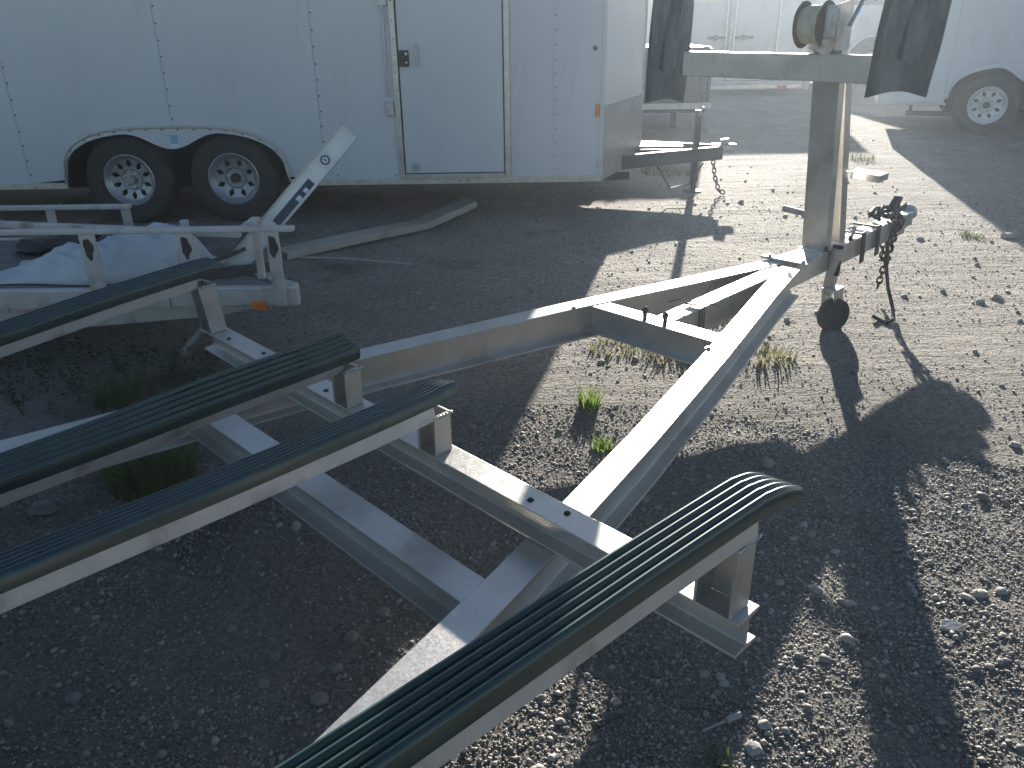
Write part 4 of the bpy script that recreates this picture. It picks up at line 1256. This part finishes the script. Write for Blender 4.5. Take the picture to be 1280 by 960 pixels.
# dark leafy ground cover below the utility trailer
def cover():
    vs, fs = [], []
    for k in range(2600):
        px, py = rng.uniform(-60, 300), rng.uniform(425, 560)
        c = at_z(px, py)
        dens = math.sin(c[0] * 4.1) + math.sin(c[1] * 5.3 + c[0] * 2) + .5
        if py < 440 + (px - 0) * .02 - 8 or rng.random() > .35 + .3 * dens or px > 290 - (py - 425) * .4:
            continue
        h = abs(rng.normal(0, .045)) + .006
        a = rng.random() * 6.283
        d = A(math.cos(a), math.sin(a), rng.normal(.2, .3))
        d = unit(d)
        sd = unit(np.cross(d, A(0, 0, 1) + rng.normal(0, .3, 3)))
        L_ = rng.uniform(.012, .034)
        w = L_ * rng.uniform(.25, .5)
        p = A(c[0], c[1], float(gz(c[0], c[1])) + h)
        o = len(vs)
        vs += [p, p + d * L_ * .5 + sd * w, p + d * L_, p + d * L_ * .5 - sd * w]
        fs.append((o, o + 1, o + 2, o + 3))
        if rng.random() < .5:
            g = A(p[0], p[1], float(gz(p[0], p[1])))
            o = len(vs)
            vs += [g + sd * .0015, g - sd * .0015, p]
            fs.append((o, o + 1, o + 2))
    tag(part('ground_cover', MB().add(vs, fs), WEED), 'dark leafy weeds covering the shaded ground below the utility trailer', 'weeds', kind='stuff')
cover()
def weed(c, h, label, group=None):
    vs, fs = [], []
    for s_ in range(4):
        a = rng.random() * 6.28
        top = A(c[0] + math.cos(a) * h * .25, c[1] + math.sin(a) * h * .25, h * rng.uniform(.7, 1))
        b_ = A(c[0], c[1], float(gz(c[0], c[1])) - .003)
        sd = A(.0016, 0, 0)
        o = len(vs)
        vs += [b_ - sd, b_ + sd, top + sd * .5, top - sd * .5]
        fs.append((o, o + 1, o + 2, o + 3))
        for k in range(16):
            f = rng.uniform(.25, 1.02)
            p = b_ + (top - b_) * f
            q = rng.random() * 6.28
            d = unit(A(math.cos(q), math.sin(q), rng.normal(.25, .3)))
            e = unit(np.cross(d, A(0, 0, 1)))
            L_ = rng.uniform(.015, .04) * (1.2 - f * .6)
            o = len(vs)
            vs += [p, p + d * L_ * .5 + e * L_ * .28, p + d * L_, p + d * L_ * .5 - e * L_ * .28]
            fs.append((o, o + 1, o + 2, o + 3))
    return tag(part('weed', MB().add(vs, fs), WEED), label, 'weed', group)
for px, py, h in ((182, 472, .24), (160, 478, .20), (100, 500, .20), (60, 490, .18), (215, 478, .17), (130, 520, .15), (30, 520, .17)):
    weed(at_z(px, py), h, 'leafy upright weed growing in the shade below the utility trailer', 'weeds below the utility trailer')

# ------------------------------------------------------------------ stones and litter
def stone(px, py, r, label, group=None, m=STONE, flat=.55):
    p = at_z(px, py)
    c = A(p[0], p[1], float(gz(p[0], p[1])) + r * flat * .45)
    return tag(part('stone', MB().blob(c, (r, r * rng.uniform(.7, 1), r * flat), .16), m, None, 0, 25), label, 'stone', group)
for px, py, r in ((893, 551), (1046, 566), (905, 858), (941, 936), (1240, 735), (907, 655), (1062, 752), (1103, 848), (1150, 720), (1222, 648)) and \
        [(1044, 690, .014), (905, 857, .013), (941, 936, .021), (1063, 755, .016), (1103, 846, .011), (1251, 742, .016), (1225, 745, .02), (1236, 838, .012), (1268, 560, .02), (955, 908, .016), (700, 905, .012), (770, 880, .012)]:
    big = {(941, 936): 'largest pale stone, lying just past the short grey pipe end', (1044, 690): 'pale stone lying in the lit wedge between the two long shadows'}.get((px, py))
    stone(px, py, r, big or 'pale rounded stone lying loose in the gravel outside the right rail', None if big else 'pale stones outside the right rail')
for px, py, r in ((55, 640, .045), (118, 656, .022), (230, 728, .016), (290, 790, .014), (130, 785, .015), (330, 860, .016), (400, 880, .022), (440, 800, .02), (95, 880, .02), (480, 770, .02), (520, 740, .02), (345, 825, .015), (420, 840, .02), (60, 730, .015)):
    big = {(55, 640): 'largest dark stone, lying beside the big soft grass clump', (118, 656): 'mid sized dark stone next to the largest one by the grass clump',
           (520, 740): 'dark stone tucked in the corner of lower crossbeam and right rail', (480, 770): 'dark stone along the right rail, just off the lower crossbeam'}.get((px, py))
    stone(px, py, r, big or 'dark grey stone on the shaded gravel inside the boat trailer frame', None if big else 'dark stones inside the frame', STONED)
for px, py, r in ((1245, 375, .03), (1225, 380, .025), (1130, 372, .02), (1260, 298, .05), (1150, 300, .03), (700, 215, .03), (660, 330, .02), (540, 385, .02)):
    stone(px, py, r, 'small stone scattered on the packed dirt of the yard', 'stones on the packed dirt', STONE)
cpn = at_z(1187, 787)
tag(part('concrete_chip', MB().slab([cpn + A(-.028, -.004, .004), cpn + A(-.002, -.022, .006), cpn + A(.036, -.006, .012), cpn + A(.014, .012, .014), cpn + A(-.016, .02, .010)], (0, 0, .008)), CONC, None, .002),
    'flat pale concrete chip lying on the gravel beside the long post shadow', 'concrete chip')
q0, q1 = at_z(878, 914, .008), at_z(926, 893, .014)
tag(part('pipe_piece', MB().tube([q0, q0 + (q1 - q0) * .6, q0 + (q1 - q0) * .62, q1], [.003, .003, .0075, .0075], 10), PIPE, None, 0, 40), 'short grey pipe end with a thin rod lying in the gravel', 'pipe')
for a_, b_, lb in (((735, 920), (782, 893), 'reddish dry twig lying on the sunlit gravel below the right bunk'), ((850, 885), (905, 893), 'thin dark twig lying next to the grey pipe end')):
    p0, p1 = at_z(*a_, .008), at_z(*b_, .008)
    mid = (p0 + p1) / 2 + A(.004, .006, .004)
    tag(part('twig', MB().tube([p0, mid, p1], [.0022, .002, .0012], 6), RUST, None, 0, 60), lb, 'twig')

# ------------------------------------------------------------------ haze volume added for the veil of lens glare
def haze(density):
    m = bpy.data.materials.new('glare_haze')
    m.use_nodes = True
    nt = m.node_tree
    nt.nodes.remove(nt.nodes['Principled BSDF'])
    v = nt.nodes.new('ShaderNodeVolumePrincipled')
    v.inputs['Color'].default_value = (0.74, 0.86, 1.0, 1)
    v.inputs['Density'].default_value = density
    v.inputs['Anisotropy'].default_value = 0.55
    nt.links.new(v.outputs[0], nt.nodes['Material Output'].inputs['Volume'])
    tag(part('haze', MB().bb(-905, 905, -902, 908, -1.1, 3.2), m), 'thin haze added to give the glare veil against the low sun', 'haze', kind='stuff')
haze(0.0042)
